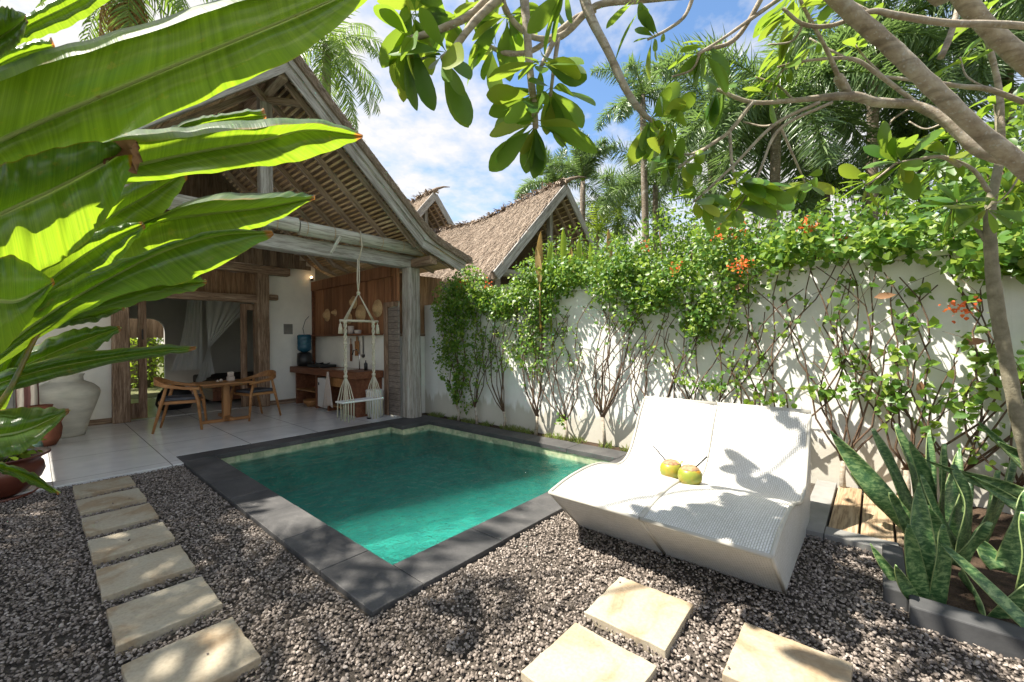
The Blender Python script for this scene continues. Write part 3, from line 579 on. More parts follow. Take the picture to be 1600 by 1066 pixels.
# roof line (outer): ridge, bend, eave tip
RO=[(AX,5.50),(4.62,3.42),(5.72,3.02)]; RI=[(AX,5.30),(4.50,3.30),(5.62,2.90)]
def roofside(sg):
    m=MB(); f=lambda x: AX+sg*(x-AX)
    A=sub([(x,0,z) for x,z in ((AX,5.53),(3.1,4.74),(3.9,4.03),(4.62,3.42),(5.1,3.22),(5.58,3.07))],22)
    B=sub([(x,0,z) for x,z in ((AX,5.36),(3.1,4.60),(3.9,3.90),(4.60,3.29),(5.1,3.10),(5.54,2.96))],22)
    ys=np.linspace(YG-0.10,YB,46); vs=[]
    for y in ys:
        for p in A: vs.append((f(p[0]),y,p[2]+random.uniform(-.012,.012)))
        for p in B: vs.append((f(p[0]),y,p[2]))
    k=len(A); w=2*k; fs=[]
    for i in range(len(ys)-1):
        for j in range(k-1):
            fs.append((i*w+j,i*w+j+1,(i+1)*w+j+1,(i+1)*w+j)); fs.append((i*w+k+j,(i+1)*w+k+j,(i+1)*w+k+j+1,i*w+k+j+1))
        fs.append((i*w+k-1,i*w+2*k-1,(i+1)*w+2*k-1,(i+1)*w+k-1))
    for i in (0,len(ys)-1): fs+=[(i*w+j,i*w+k+j,i*w+k+j+1,i*w+j+1) for j in range(k-1)]
    m.add(vs,fs); return m.build('thatch_roof',G['thatch'],vil)
def roof_strands(name,pts,parent,n,T_=STRIP,L=0.16,wr=0.05):
    """short straw ends lying on a slope; pts: function(n)->pos,down-dir,normal"""
    pos,dn,nm=pts(n); dirs=unit(dn+rng.normal(size=dn.shape)*0.16+nm*0.10)
    return cloud(name,pos,T_,G['thatch_strand'],parent,L,wr,dirs=dirs,ups=nm)
for sg in (1,-1):
    ro=roofside(sg)
    # thick layered verge of straw: combed edge in front
    def ptsv(n,sg=sg):
        t=rng.uniform(0,1,n); A=sub([(AX,0,5.53),(3.1,0,4.74),(3.9,0,4.03),(4.62,0,3.42),(5.1,0,3.22),(5.58,0,3.07)],200)
        i=(t*198).astype(int); p=A[i]; tn=unit(A[i+1]-A[i]); p=p-np.stack([0*t,0*t,rng.uniform(0.0,0.13,n)],1)
        x=AX+sg*(p[:,0]-AX); tn=tn.copy(); tn[:,0]*=sg; return np.stack([x,YG-0.10+rng.uniform(-.02,.03,n),p[:,2]],1),tn,np.tile([0,-1.0,0.1],(n,1))
    roof_strands('verge_straw',ptsv,ro,3500,L=0.06,wr=0.12)
    # battens under the thatch
    m=MB(); A=sub([(x,0,z) for x,z in ((AX+0.08,5.30),(3.1,4.57),(3.9,3.87),(4.58,3.27),(5.1,3.055),(5.46,2.95))],62)
    for p in A: m.tube([(AX+sg*(p[0]-AX),YG-0.04,p[2]-0.006),(AX+sg*(p[0]-AX),10.28,p[2]-0.012)],0.0215,6,cap=True)
    m.build('bamboo_battens',G['bamboo'],ro)
    # rafters
    for y in [6.22,6.85,7.45,8.05,8.65,9.25,9.85]:
        beam('rafter',(AX+sg*0.05,y,5.17),(AX+sg*(4.52-AX),y,3.18),0.05,0.085,G['rafter'],vil,0.004,0.003)
        beam('rafter',(AX+sg*(4.50-AX),y,3.21),(AX+sg*(5.42-AX),y,2.90),0.055,0.09,G['rafter'],vil,0.004,0.003)
    # barge boards: inner wide board and outer board, set one in front of the other
    for (dy,off,w,h) in ((0.0,0.11,0.035,0.23),(-0.038,0.02,0.035,0.12)):
        beam('barge_board',(AX-sg*0.0,YG+dy,5.36-off),(AX+sg*(4.56-AX),YG+dy,3.30-off),w,h,G['wood_grey'],vil,0.006,0.002)
        beam('barge_board',(AX+sg*(4.50-AX),YG+dy-0.002,3.325-off),(AX+sg*(5.46-AX),YG+dy-0.002,2.985-off),w,h*0.95,G['wood_grey'],vil,0.006,0.002)
    # wall plates along the sides
    beam('wall_plate',(AX+sg*2.52,YG+0.05,2.94),(AX+sg*2.52,10.45,2.94),0.16,0.15,G['wood_old_x'],vil,0.01,0.004)
# ridge purlin
beam('ridge_beam',(AX,YG+0.05,5.12),(AX,10.3,5.12),0.12,0.16,G['rafter'],vil,0.008,0.003)
# tie beam, king post, columns
beam('tie_beam',(-0.45,6.72,2.97),(4.90,6.72,2.97),0.22,0.22,G['wood_grey'],vil,0.02,0.008)
beam('king_post',(AX,6.72,3.08),(AX,6.72,5.05),0.13,0.17,G['wood_grey'],vil,0.008,0.003)
for s_ in (-1,1): beam('collar_strut',(AX+0.0,6.70,5.02),(AX+s_*0.34,6.24,4.92),0.06,0.09,G['rafter'],vil,0.005,0.003)
for x in (4.77,-0.27):
    m=MB(); pts=[]
    for i in range(11): pts.append((x+random.uniform(-.006,.006),6.72+random.uniform(-.006,.006),0.03+(2.83)*i/10))
    k=16; vs=[];fs=[]
    prof=[]
    for j in range(k):
        a=2*PI*(j+.5)/k; r_=0.148*(1/max(abs(math.cos(a)),abs(math.sin(a))))**0.75; prof.append((math.cos(a)*r_,math.sin(a)*r_))
    for i,p in enumerate(pts):
        s_=1.05-0.10*i/10
        for (a,c) in prof: vs.append((p[0]+a*s_+random.uniform(-.004,.004),p[1]+c*s_+random.uniform(-.004,.004),p[2]))
    fs=[(i*k+j,i*k+(j+1)%k,(i+1)*k+(j+1)%k,(i+1)*k+j) for i in range(10) for j in range(k)]
    m.add(vs,fs,smooth=False); m.build('column',G['wood_grey_z'],vil)
# walls: facade at y 10.5
YF=10.5
for bb in ((-3.6,0.95,YF,YF+0.15,0.0,3.2),(3.51,4.62,YF,YF+0.15,0.0,3.35),(3.51,5.5,YF+0.02,YF+0.12,3.352,3.6),(-3.6,-3.45,6.4,YF-.002,0,3.0)):
    b=MB(); b.box(*bb); b.build('plaster_wall',G['wall_in'],vil,bevel=0.006)
for x0,x1 in ((-3.4,0.93),(3.53,4.55)):
    b=MB(); b.box(x0,x1,YF-0.03,YF-0.001,0.03,0.13); b.build('skirting',G['wood_old_x'],vil,bevel=0.005)
# timber door surround
for x,w in ((1.05,0.24),(3.40,0.24)): beam('door_post',(x,YF-0.04,0.03),(x,YF-0.04,3.02),0.24,w,G['wood_old_x'],vil,0.015,0.006)
beam('door_lintel',(1.17,YF-0.04,2.44),(3.28,YF-0.04,2.44),0.18,0.17,G['wood_old_x'],vil,0.012,0.004)
beam('door_head',(0.45,YF-0.05,3.10),(3.98,YF-0.05,3.10),0.24,0.19,G['wood_old_x'],vil,0.03,0.008)
beam('peg_beam',(3.53,YF-0.06,2.50),(3.73,YF-0.06,2.50),0.14,0.13,G['wood_old_x'],vil,0.03)
m=MB(); x=1.18
while x<3.27:
    w_=random.uniform(0.085,0.14); m.box(x,min(x+w_-0.004,3.28),YF-0.03+random.uniform(-.004,.004),YF+0.02,2.53,3.0); x+=w_
m.build('over_door_boards',G['boards_old'],vil)
# sliding door leaves, slid partly open: left leaf beside left post, right leaf beside right post
def door_leaf(x0,x1,y,name='door_leaf'):
    m=MB(); sw=0.125
    m.box(x0,x0+sw,y,y+0.05,0.04,2.34); m.box(x1-sw,x1,y,y+0.05,0.04,2.34); m.box(x0+sw,x1-sw,y+.002,y+0.048,2.20,2.34); m.box(x0+sw,x1-sw,y+.002,y+0.048,0.04,0.34)
    o=m.build(name,G['wood_old'],vil,bevel=0.008); 
    h=MB(); h.box(x1-sw*.6,x1-sw*.4,y-0.02,y-0.001,1.55,1.75); h.build('handle',G['black'],o,bevel=0.004)
door_leaf(1.06,1.44,YF+0.10); door_leaf(3.02,3.40,YF+0.10)
# room behind
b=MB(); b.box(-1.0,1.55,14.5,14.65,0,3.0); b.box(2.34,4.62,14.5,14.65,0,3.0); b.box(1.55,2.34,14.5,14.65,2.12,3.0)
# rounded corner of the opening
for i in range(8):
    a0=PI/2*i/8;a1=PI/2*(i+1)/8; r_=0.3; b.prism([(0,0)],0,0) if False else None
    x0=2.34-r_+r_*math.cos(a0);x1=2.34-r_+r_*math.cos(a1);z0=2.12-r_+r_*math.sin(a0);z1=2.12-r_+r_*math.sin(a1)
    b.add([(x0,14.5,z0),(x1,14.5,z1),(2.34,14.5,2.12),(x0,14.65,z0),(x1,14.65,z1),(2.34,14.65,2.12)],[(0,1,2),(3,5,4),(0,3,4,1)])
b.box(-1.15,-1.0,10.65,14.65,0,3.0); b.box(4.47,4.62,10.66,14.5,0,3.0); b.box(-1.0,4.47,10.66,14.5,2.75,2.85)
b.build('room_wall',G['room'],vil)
b=MB(); b.box(0.2,5.2,15.0,15.1,1.62,2.25); b.build('rear_fascia',G['boards_dark'],vil); b=MB(); b.box(0.2,5.2,15.102,17.2,1.90,1.98); b.build('rear_eave',G['boards_dark'],vil); beam('rear_beam',(0.2,15.3,1.80),(5.2,15.3,1.80),0.1,0.14,G['wood_old_x'],vil)
b=MB(); b.box(-1.0,4.47,10.65,14.5,-0.06,0.026); b.build('room_floor',G['terrace'],vil)
# gable boarding above the facade and tie rail
m=MB(); x=AX-2.4
while x<AX+2.4:
    w_=random.uniform(0.11,0.16); top=5.22-abs(x+w_/2-AX)*0.885-0.04
    if top>3.25: m.box(x,x+w_-0.004,10.31+random.uniform(-.003,.003),10.34,3.2,top)
    x+=w_
m.build('gable_boards',G['boards_dark'],vil)
beam('gable_rail',(-0.4,10.24,3.62),(4.6,10.24,3.62),0.10,0.16,G['wood_grey'],vil,0.01,0.004)
# thatch side: kitchen wall x=4.58
KX=4.58
b=MB(); b.box(KX,KX+0.1,7.34,YF,0,1.62); b.box(KX+0.1,5.42,6.96,7.09,0,1.60); b.box(KX+0.0,KX+0.1,6.98,7.06,0,2.2); b.build('kitchen_wall',G['wall_in'],vil,bevel=0.004)
m=MB(); y=7.34
while y<YF-0.02:
    w_=random.uniform(0.10,0.17); m.box(KX-0.012+random.uniform(-.004,.004),KX+0.03,y,min(y+w_-0.004,YF-0.01),1.62,2.86); y+=w_
y=6.86
while y<7.33:
    w_=0.05; m.box(KX-0.012+random.uniform(-.01,.006),KX+0.03,y,y+w_-0.008,2.245,2.95); y+=w_
y=6.98
m.build('kitchen_boards',G['boards'],vil)
m=MB(); x=4.70
while x<5.7:
    w_=random.uniform(0.12,0.2); m.box(x,min(x+w_-0.004,5.74),6.975+random.uniform(-.003,.003),7.0,1.62,2.80); x+=w_
m.build('side_screen_boards',G['boards_old'],vil)
beam('sill_rail',(4.6,6.96,1.60),(5.25,6.96,1.60),0.06,0.05,G['wood_old_x'],vil,0.004)
beam('kitchen_top_rail',(KX-0.03,7.0,2.83),(KX-0.03,YF-0.02,2.83),0.10,0.22,G['boards'],vil,0.008)
beam('corner_post',(KX-0.035,YF-0.045,0.93),(KX-0.035,YF-0.045,2.75),0.06,0.06,G['brownwood'],vil,0.004)
# side door
dr=MB(); dr.box(KX-0.03,KX+0.04,7.22,7.34,0.03,2.24); dr.box(KX-0.03,KX+0.04,6.93,7.22,2.14,2.24); o=dr.build('door_frame',G['wood_old'],vil,bevel=0.006)
dr=MB(); dr.box(KX-0.005,KX+0.03,6.86,7.215,0.05,2.13); o=dr.build('plank_door',G['plankdoor'],vil,bevel=0.004)
# roller blind of bamboo tied up in front of the tie beam
bl=thing('rolled_bamboo_blind','long greyed bamboo blind rolled up in front of the roof tie beam','blind',(2.6,6.52,3.17))
def rough_tube(x0,x1,y,z,r,seg,name,parent):
    m=MB(); k=20; n=int((x1-x0)/seg); vs=[]
    for i in range(n+1):
        for j in range(k):
            a=2*PI*j/k; rr=r*(1+0.05*math.sin(3*a+1))+random.uniform(-.002,.002); vs.append((x0+(x1-x0)*i/n,y+math.cos(a)*rr*0.95,z+math.sin(a)*rr))
    m.add(vs,[(i*k+j,i*k+(j+1)%k,(i+1)*k+(j+1)%k,(i+1)*k+j) for i in range(n) for j in range(k)]+[tuple(range(k))[::-1],tuple(n*k+j for j in range(k))])
    return m.build(name,G['bamboo_grey'],parent)
rough_tube(2.62,4.86,6.50,3.19,0.105,0.12,'blind_roll',bl); rough_tube(-0.3,2.60,6.50,3.22,0.105,0.12,'blind_roll',bl)
m=MB()
for x in np.arange(0.2,4.8,0.42): 
    m.tube([(x,6.50+math.cos(a)*0.109,3.195+math.sin(a)*0.111) for a in np.linspace(-PI,PI,17)],0.004,5)
m.build('blind_cords',G['rattan'],bl)
beam('blind_slat',(3.20,6.37,3.14),(3.05,6.39,2.86),0.03,0.045,G['bamboo_grey'],bl,0.004)
# wall lamp, vent plate, socket
l=thing('wall_lamp','tiny lit wall lamp under the roof in the kitchen corner','wall lamp',(4.5,10.4,3.03))
m=MB(); m.lathe([(0.001,0),(0.035,0),(0.035,0.05),(0.02,0.055)],(4.50,10.42,2.98),14); m.build('lamp_holder',G['black'],l)
m=MB(); m.lathe([(0.001,0),(0.02,0.01),(0.028,0.03),(0.018,0.05),(0.001,0.056)],(4.47,10.38,3.02),14); m.build('bulb',G['bulb'],l)
b=MB(); b.box(3.87,4.07,YF-0.012,YF-0.001,1.66,1.90); 
for i in range(7): b.box(3.885,4.055,YF-0.017,YF-0.0125,1.68+i*.03,1.70+i*.03)
tag(b.build('wall_speaker',G['concrete'],None,bevel=0.002),'square grey louvred plate set in the white facade wall','wall plate')
b=MB(); b.box(4.30,4.38,YF-0.012,YF-0.001,0.42,0.50); tag(b.build('wall_socket',G['concrete'],None,bevel=0.003),'small grey socket low on the white wall left of the kitchen','socket')
b=MB(); b.tube([(4.45,YF-0.01,2.1),(4.36,YF-0.02,2.0),(4.30,YF-0.02,1.8),(4.34,YF-0.02,1.6),(4.42,YF-0.02,1.5)],0.006,5); tag(b.build('power_cable',G['black'],None),'thin black cable looping down the wall above the water dispenser','cable')
# ================================================================ KITCHEN
kc=thing('kitchen_counter','dark wooden kitchen counter with open shelves and a drawer','kitchen counter',(4.3,8.6,0.03))
b=MB(); b.box(3.98,4.575,7.38,10.46,0.76,0.90); b.build('counter_top',G['brownwood'],kc,bevel=0.01)
b=MB(); b.box(4.03,4.57,7.44,7.49,0.03,0.76); b.box(4.05,4.57,7.49,8.02,0.04,0.755); b.build('end_cabinet',G['brownwood'],kc,bevel=0.004)
b=MB(); b.box(4.04,4.57,8.02,8.62,0.56,0.74); b.build('drawer',G['teak'],kc,bevel=0.004)
for y_ in (8.62,9.18,10.22):
    b=MB(); b.box(4.04,4.57,y_,y_+.06,0.03,0.758); b.build('counter_upright',G['brownwood'],kc,bevel=0.004)
for (a_,c_,z_) in ((9.242,10.218,.36),(8.022,8.618,.14)):
    b=MB(); b.box(4.042,4.568,a_,c_,z_,z_+.03); b.build('counter_shelf',G['teak'],kc,bevel=0.003)
fr=thing('mini_fridge','small white fridge under the kitchen counter','fridge',(4.3,8.93,0.03)); b=MB(); b.box(4.08,4.55,8.70,9.16,0.06,0.70); b.build('fridge_body',G['white'],fr,bevel=0.01)
b=MB(); b.box(4.055,4.078,8.70,9.16,0.08,0.70); b.build('fridge_door',G['white'],fr,bevel=0.006); b=MB(); b.box(4.045,4.054,9.08,9.12,0.54,0.60); b.build('badge',G['black'],fr)
b=MB(); b.box(4.34,4.56,7.36,10.40,1.60,1.635); tag(b.build('wall_shelf',G['brownwood'],None,bevel=0.004),'long dark shelf on the kitchen wall under the boarding','shelf')
st=thing('gas_stove','black two burner gas stove on the kitchen counter','stove',(4.3,9.45,0.9)); b=MB(); b.box(4.10,4.48,9.15,9.78,0.905,0.965); b.build('stove_body',G['black'],st,bevel=0.01)
for y in (9.30,9.62):
    m=MB(); m.lathe([(0.02,0),(0.06,0),(0.06,0.02),(0.02,0.022)],(4.3,y,0.966),16)
    for a in range(4):
        c_,s_=math.cos(a*PI/2+.4),math.sin(a*PI/2+.4); m.tube([(4.3+c_*.05,y+s_*.05,0.985),(4.3+c_*.12,y+s_*.12,0.985+.012)],0.008,5)
    m.build('burner',G['black'],st)
m=MB(); m.tube([(4.25,9.86,0.97),(4.25,9.86,1.02)],0.03,10); m.build('knob',G['black'],st)
wd=thing('water_dispenser','blue water bottle upturned on a dark dispenser at the counter corner','water dispenser',(4.2,10.15,0.9))
m=MB(); m.lathe([(0.11,0),(0.155,0.01),(0.165,0.12),(0.155,0.30),(0.10,0.33)],(4.20,10.16,0.903),24); m.build('dispenser_base',G['black'],wd)
m=MB(); m.lathe([(0.06,0.33),(0.12,0.36),(0.155,0.40),(0.155,0.48),(0.148,0.495),(0.155,0.51),(0.155,0.60),(0.148,0.615),(0.155,0.63),(0.155,0.72),(0.12,0.745)],(4.20,10.16,0.903),24); m.build('bottle',G['blue'],wd)
ta=thing('kitchen_tap','tall curved steel tap over the kitchen sink','tap',(4.35,8.05,0.9)); m=MB(); m.tube([(4.40,8.0,0.90),(4.40,8.0,1.18),(4.40,8.04,1.27),(4.40,8.13,1.31),(4.40,8.24,1.29),(4.40,8.28,1.20)],0.012,8); m.build('spout',G['steel'],ta)
m=MB(); m.tube([(4.40,8.0,0.93),(4.36,7.95,0.96)],0.008,6); m.build('lever',G['steel'],ta)
b=MB(); b.box(4.12,4.45,8.10,8.60,0.9,0.906); tag(b.build('sink',G['steel'],None,bevel=0.002),'steel sink sunk into the kitchen counter below the tap','sink')
m=MB(); m.lathe([(0.001,0),(0.035,0),(0.036,0.13),(0.012,0.16),(0.012,0.20),(0.001,0.20)],(4.38,7.72,0.9),14); tag(m.build('soap_bottle',G['black'],None),'black soap bottle at the right end of the counter','bottle')
for y,r_,h_,lab in ((8.64,0.05,0.09,'small cream jar on the kitchen shelf, left of the tall pot'),(8.42,0.065,0.17,'tall cream pot in the middle of the kitchen shelf'),(8.13,0.07,0.08,'low pinkish bowl on the kitchen shelf, right of the tall pot')):
    m=MB(); m.lathe([(0.001,0),(r_*.9,0),(r_,h_*.5),(r_,h_),(r_*.85,h_),(r_*.8,h_*.3),(0.001,h_*.25)],(4.44,y,1.636),18); tag(m.build('ceramic_jar',G['offwhite'],None),lab,'jar','jars on the kitchen shelf')
def hat(y,z,r_,lab):
    m=MB(); prof=[(r_,0),(r_*.97,0.012),(r_*.55,0.02),(r_*.5,0.07),(r_*.3,0.09),(0.001,0.095)]; n=24
    vs=[(KX-0.02-q,y+math.cos(2*PI*j/n)*a,z+math.sin(2*PI*j/n)*a) for a,q in prof for j in range(n)]
    m.add(vs,[(i*n+j,i*n+(j+1)%n,(i+1)*n+(j+1)%n,(i+1)*n+j) for i in range(len(prof)-1) for j in range(n)],smooth=True); tag(m.build('woven_basket',G['rattan'],None),lab,'basket','baskets hung on the kitchen boarding')
hat(9.75,2.10,0.15,'woven hat hanging alone at the far left of the kitchen boarding'); hat(9.35,2.14,0.08,'smallest round basket on the boarding, beside the far left hat'); hat(8.50,2.32,0.14,'woven basket hung highest of the group on the boarding')
hat(8.70,1.98,0.12,'low basket partly behind the swing rope on the left'); hat(8.22,2.06,0.20,'largest round woven basket in the middle of the boarding'); hat(7.56,2.14,0.18,'round basket hung closest to the door')
def board(y,z,w_,h_,mat,lab):
    b=MB(); b.box(KX-0.05,KX-0.025,y-w_/2,y+w_/2,z,z+h_*.75); b.box(KX-0.048,KX-0.027,y-w_*.15,y+w_*.15,z+h_*.75+.001,z+h_); tag(b.build('cutting_board',G[mat],None,bevel=0.008),lab,'cutting board','boards hanging under the kitchen shelf')
board(8.36,1.17,0.16,0.42,'teak','broad cutting board hanging under the kitchen shelf'); board(8.62,1.05,0.06,0.50,'brownwood','narrow dark paddle hanging left of the cutting board')
m=MB(); m.tube([(4.55,8.12,1.59),(4.55,8.12,1.22)],0.010,6); m.lathe([(0.001,-.05),(0.035,-.03),(0.035,0.02),(0.01,0.03)],(4.55,8.12,1.18),10); tag(m.build('ladle',G['black'],None),'dark ladle hanging right of the cutting board','ladle')
# tea towel over the counter edge
m=MB(); nx,nz=10,14; vs=[]
for i in range(nx+1):
    for j in range(nz+1):
        u=i/nx; v_=j/nz; wd_=0.05+0.38*v_; vs.append((3.965-0.012*math.sin(u*14)-0.01*v_,8.47+(u-.5)*wd_,0.86-v_*0.68-(0.10*abs(u-.35))*v_))
m.add(vs,[(i*(nz+1)+j,(i+1)*(nz+1)+j,(i+1)*(nz+1)+j+1,i*(nz+1)+j+1) for i in range(nx) for j in range(nz)],smooth=True); o=m.build('tea_towel',G['cloth'],None); sm=o.modifiers.new('s','SOLIDIFY'); sm.thickness=0.004; tag(o,'pale pink tea towel hanging from the counter front','towel')
bn=thing('pedal_bin','white pedal bin beside the kitchen counter end','bin',(4.28,7.2,0.03)); m=MB(); m.lathe([(0.001,0.0),(0.125,0.0),(0.16,0.50),(0.165,0.52),(0.15,0.53),(0.001,0.54)],(4.26,7.20,0.032),24); m.build('bin_body',G['white'],bn)
b=MB(); b.box(4.09,4.14,7.12,7.20,0.035,0.055); b.build('pedal',G['black'],bn,bevel=0.004)
m=MB(); m.lathe([(0.001,0.0),(0.10,0.0),(0.17,0.10),(0.18,0.15),(0.165,0.15),(0.10,0.03),(0.001,0.02)],(4.10,9.55,0.032),20,sy=1.2); tag(m.build('wooden_bowl',G['teak'],None),'wooden bowl on the floor under the open counter shelf','bowl')
# ================================================================ TABLE AND CHAIRS
tb=thing('dining_table','square teak table on a single pedestal with crossed feet','table',(2.3,9.03,0.03))
m=MB(); m.prism([(1.88,8.68),(2.68,8.68),(2.68,9.36),(1.88,9.36)],0.735,0.765); o=m.build('tabletop',G['teak'],tb,bevel=0.006)
beam('pedestal',(2.32,9.03,0.06),(2.32,9.03,0.735),0.14,0.10,G['teak'],tb,0.006)
beam('foot',(1.93,9.03,0.06),(2.71,9.03,0.06),0.07,0.055,G['teak'],tb,0.006); beam('foot',(2.32,8.66,0.118),(2.32,9.40,0.118),0.07,0.055,G['teak'],tb,0.006)
beam('table_rail',(1.98,9.03,0.70),(2.66,9.03,0.70),0.05,0.06,G['teak'],tb,0.004)
cd_=thing('candle_stack','two small pale wooden candle blocks stacked on the dining table','ornament',(2.42,9.1,0.766)); 
for z0,w_ in ((0.767,0.055),(0.852,0.045)):
    b=MB(); b.box(2.42-w_,2.42+w_,9.1-w_,9.1+w_,z0,z0+0.083); b.build('block',G['offwhite'],cd_,bevel=0.012)
for (x,y,r_,l_) in ((2.26,9.06,0.025,'small pink shell ornament nearest the candle blocks'),(2.19,9.0,0.02,'smallest pink shell ornament, left of the other one')):
    m=MB(); m.lathe([(0.001,0),(r_,0.006),(r_*1.1,r_),(r_*.6,r_*1.7),(0.001,r_*2)],(x,y,0.767),12); tag(m.build('shell',G['offwhite'],None),l_,'ornament','shells on the dining table')
def chair(label):
    c=thing('dining_chair',label,'chair',(0,0,0),'teak armchairs at the dining table')   # faces +x, origin on the floor
    m=MB(); pts=[(0.20,-0.20),(0.22,0.20),(-0.20,0.21),(-0.24,0.12),(-0.24,-0.12),(-0.20,-0.21)]; m.prism(pts,0.445,0.49); m.build('seat_cushion',G['cushion'],c,bevel=0.012)
    m=MB(); m.prism([(x*1.08,y*1.12) for x,y in pts],0.40,0.443); m.build('seat_frame',G['teak'],c,bevel=0.006)
    for s_ in (-1,1):
        m=MB(); m.tube([(0.27,s_*0.27,0.0),(0.23,s_*0.255,0.42),(0.18,s_*0.25,0.62)],[0.016,0.024,0.020],8); m.build('front_leg',G['teak'],c)
        m=MB(); m.tube([(-0.30,s_*0.25,0.0),(-0.20,s_*0.245,0.42),(-0.14,s_*0.25,0.66)],[0.016,0.024,0.020],8); m.build('rear_leg',G['teak'],c)
    # back rail and arms: one bent board
    m=MB(); A=sub([(0.24,-0.25,0.615),(0.05,-0.275,0.635),(-0.14,-0.26,0.675),(-0.27,-0.15,0.725),(-0.31,0.0,0.735),(-0.27,0.15,0.725),(-0.14,0.26,0.675),(0.05,0.275,0.635),(0.24,0.25,0.615)],33)
    vs=[];
    for i,p in enumerate(A):
        t_=i/32; q=Vector(A[min(i+1,32)]-A[max(i-1,0)]).normalized(); nn=Vector((q.y,-q.x,0)); hh=0.020+0.040*math.exp(-((t_-.5)/0.2)**2); ww=0.026-0.012*math.exp(-((t_-.5)/0.2)**2)
        for (a,b_) in ((-1,-1),(1,-1),(1,1),(-1,1)): vs.append(Vector(p)+nn*ww*a+Vector((0,0,hh*b_)))
    m.add(vs,[(i*4+j,i*4+(j+1)%4,i*4+4+(j+1)%4,i*4+4+j) for i in range(32) for j in range(4)]+[(0,1,2,3),(131,130,129,128)]); m.build('back_rail',G['teak'],c,bevel=0.006)
    return c
def copy_tree(o,parent=None):
    c=o.copy(); SC.collection.objects.link(c)
    if parent is not None: c.parent=parent
    for ch in [q for q in bpy.data.objects if q.parent==o]: copy_tree(ch,c)
    return c
ch=chair('teak armchair with a grey cushion left of the table, nearest the big urn'); ch2=copy_tree(ch)
ch.scale=(1.12,)*3; ch2.scale=(1.12,)*3; ch.location=(1.65,8.88,0.032); ch.rotation_euler=(0,0,R(-19))
ch2.location=(2.80,9.05,0.032); ch2.rotation_euler=(0,0,R(196)); tag(ch2,'teak armchair with a grey cushion on the kitchen side of the table')
# ================================================================ URN, JUG, TOWEL RACK, POT
m=MB(); m.lathe([(0.001,0.0),(0.20,0.0),(0.215,0.05),(0.26,0.25),(0.33,0.47),(0.375,0.62),(0.385,0.68),(0.365,0.74),(0.30,0.81),(0.215,0.855),(0.19,0.87),(0.185,0.93),(0.20,0.965),(0.205,0.975),(0.185,0.975),(0.17,0.93),(0.17,0.86),(0.001,0.80)],(0.34,9.62,0.032),44)
tag(m.build('large_urn',G['urn'],None),'big rough grey green urn with a wide shoulder, left of the door','urn')
jg=thing('terracotta_jug','brown terracotta jug with a handle on the floor before the urn','jug',(0.12,9.0,0.03))
m=MB(); m.lathe([(0.001,0),(0.15,0.0),(0.20,0.10),(0.215,0.24),(0.19,0.38),(0.13,0.46),(0.11,0.50),(0.125,0.58),(0.11,0.58),(0.09,0.50),(0.001,0.45)],(0.06,9.0,0.032),28); m.build('jug_body',G['terracotta'],jg)
m=MB(); m.tube([(0.16,8.95,0.52),(0.25,8.91,0.52),(0.28,8.90,0.45),(0.24,8.92,0.36)],0.02,8); m.build('handle',G['terracotta'],jg)
tr=thing('towel_rack','slim white towel rack standing on the terrace','towel rack',(-0.25,9.2,0.03))
m=MB()
for x in (-0.75,0.02): m.tube([(x,9.3,0.03),(x,9.3,1.02)],0.015,8)
for z in (1.02,0.55): m.tube([(-0.75,9.3,z),(0.02,9.3,z)],0.013,8)
m.build('rack_frame',G['white'],tr)
m=MB(); nx,nz=26,16; vs=[]
for i in range(nx+1):
    for j in range(nz+1):
        u=i/nx;v_=j/nz; vs.append((-0.32+u*0.36+0.02*v_*math.sin(u*9),9.27-0.025*math.sin(u*22+1)-0.03*v_*math.sin(u*11),1.04-v_*(0.62-0.1*u)))
m.add(vs,[(i*(nz+1)+j,(i+1)*(nz+1)+j,(i+1)*(nz+1)+j+1,i*(nz+1)+j+1) for i in range(nx) for j in range(nz)],smooth=True); o=m.build('beach_towel',G['towel'],None); sm=o.modifiers.new('s','SOLIDIFY'); sm.thickness=0.006; tag(o,'cream and brown striped towel hanging on the rack','towel')
for (x,y,l_) in ((-0.20,8.95,'clear plastic water bottle on the floor, left one'),(-0.02,8.88,'clear greenish plastic bottle on the floor, right one')):
    m=MB(); m.lathe([(0.001,0),(0.11,0),(0.115,0.1),(0.11,0.12),(0.115,0.14),(0.115,0.28),(0.05,0.36),(0.03,0.40),(0.001,0.40)],(x,y,0.032),18); tag(m.build('water_bottle',G['bottle'],None),l_,'bottle','plastic bottles by the towel rack')
pt=thing('potted_plant','wide brown glazed bowl pot planted with small bright leaves, at the gravel edge','potted plant',(-0.28,6.55,0.0))
PC=(-0.28,6.45,0.0)
m=MB(); m.lathe([(0.001,0.02),(0.19,0.02),(0.24,0.05),(0.33,0.16),(0.355,0.23),(0.345,0.30),(0.32,0.335),(0.34,0.36),(0.39,0.385),(0.395,0.40),(0.36,0.395),(0.31,0.36),(0.29,0.33)],PC,44); m.build('pot',G['glaze'],pt)
m=MB(); m.lathe([(0.001,-0.01),(0.28,-0.01),(0.31,0.03),(0.295,0.035),(0.26,0.012),(0.001,0.012)],PC,36); m.build('saucer',G['glaze'],pt)
m=MB(); m.lathe([(0.30,0.325),(0.2,0.345),(0.001,0.35)],PC,24); m.build('pot_soil',G['soil'],pt)
n=120; a=rng.uniform(0,2*PI,n); r_=np.sqrt(rng.uniform(0,1,n))*0.30; pos=np.stack([PC[0]+r_*np.cos(a),PC[1]+r_*np.sin(a),0.38+rng.uniform(0.02,0.2,n)],1)
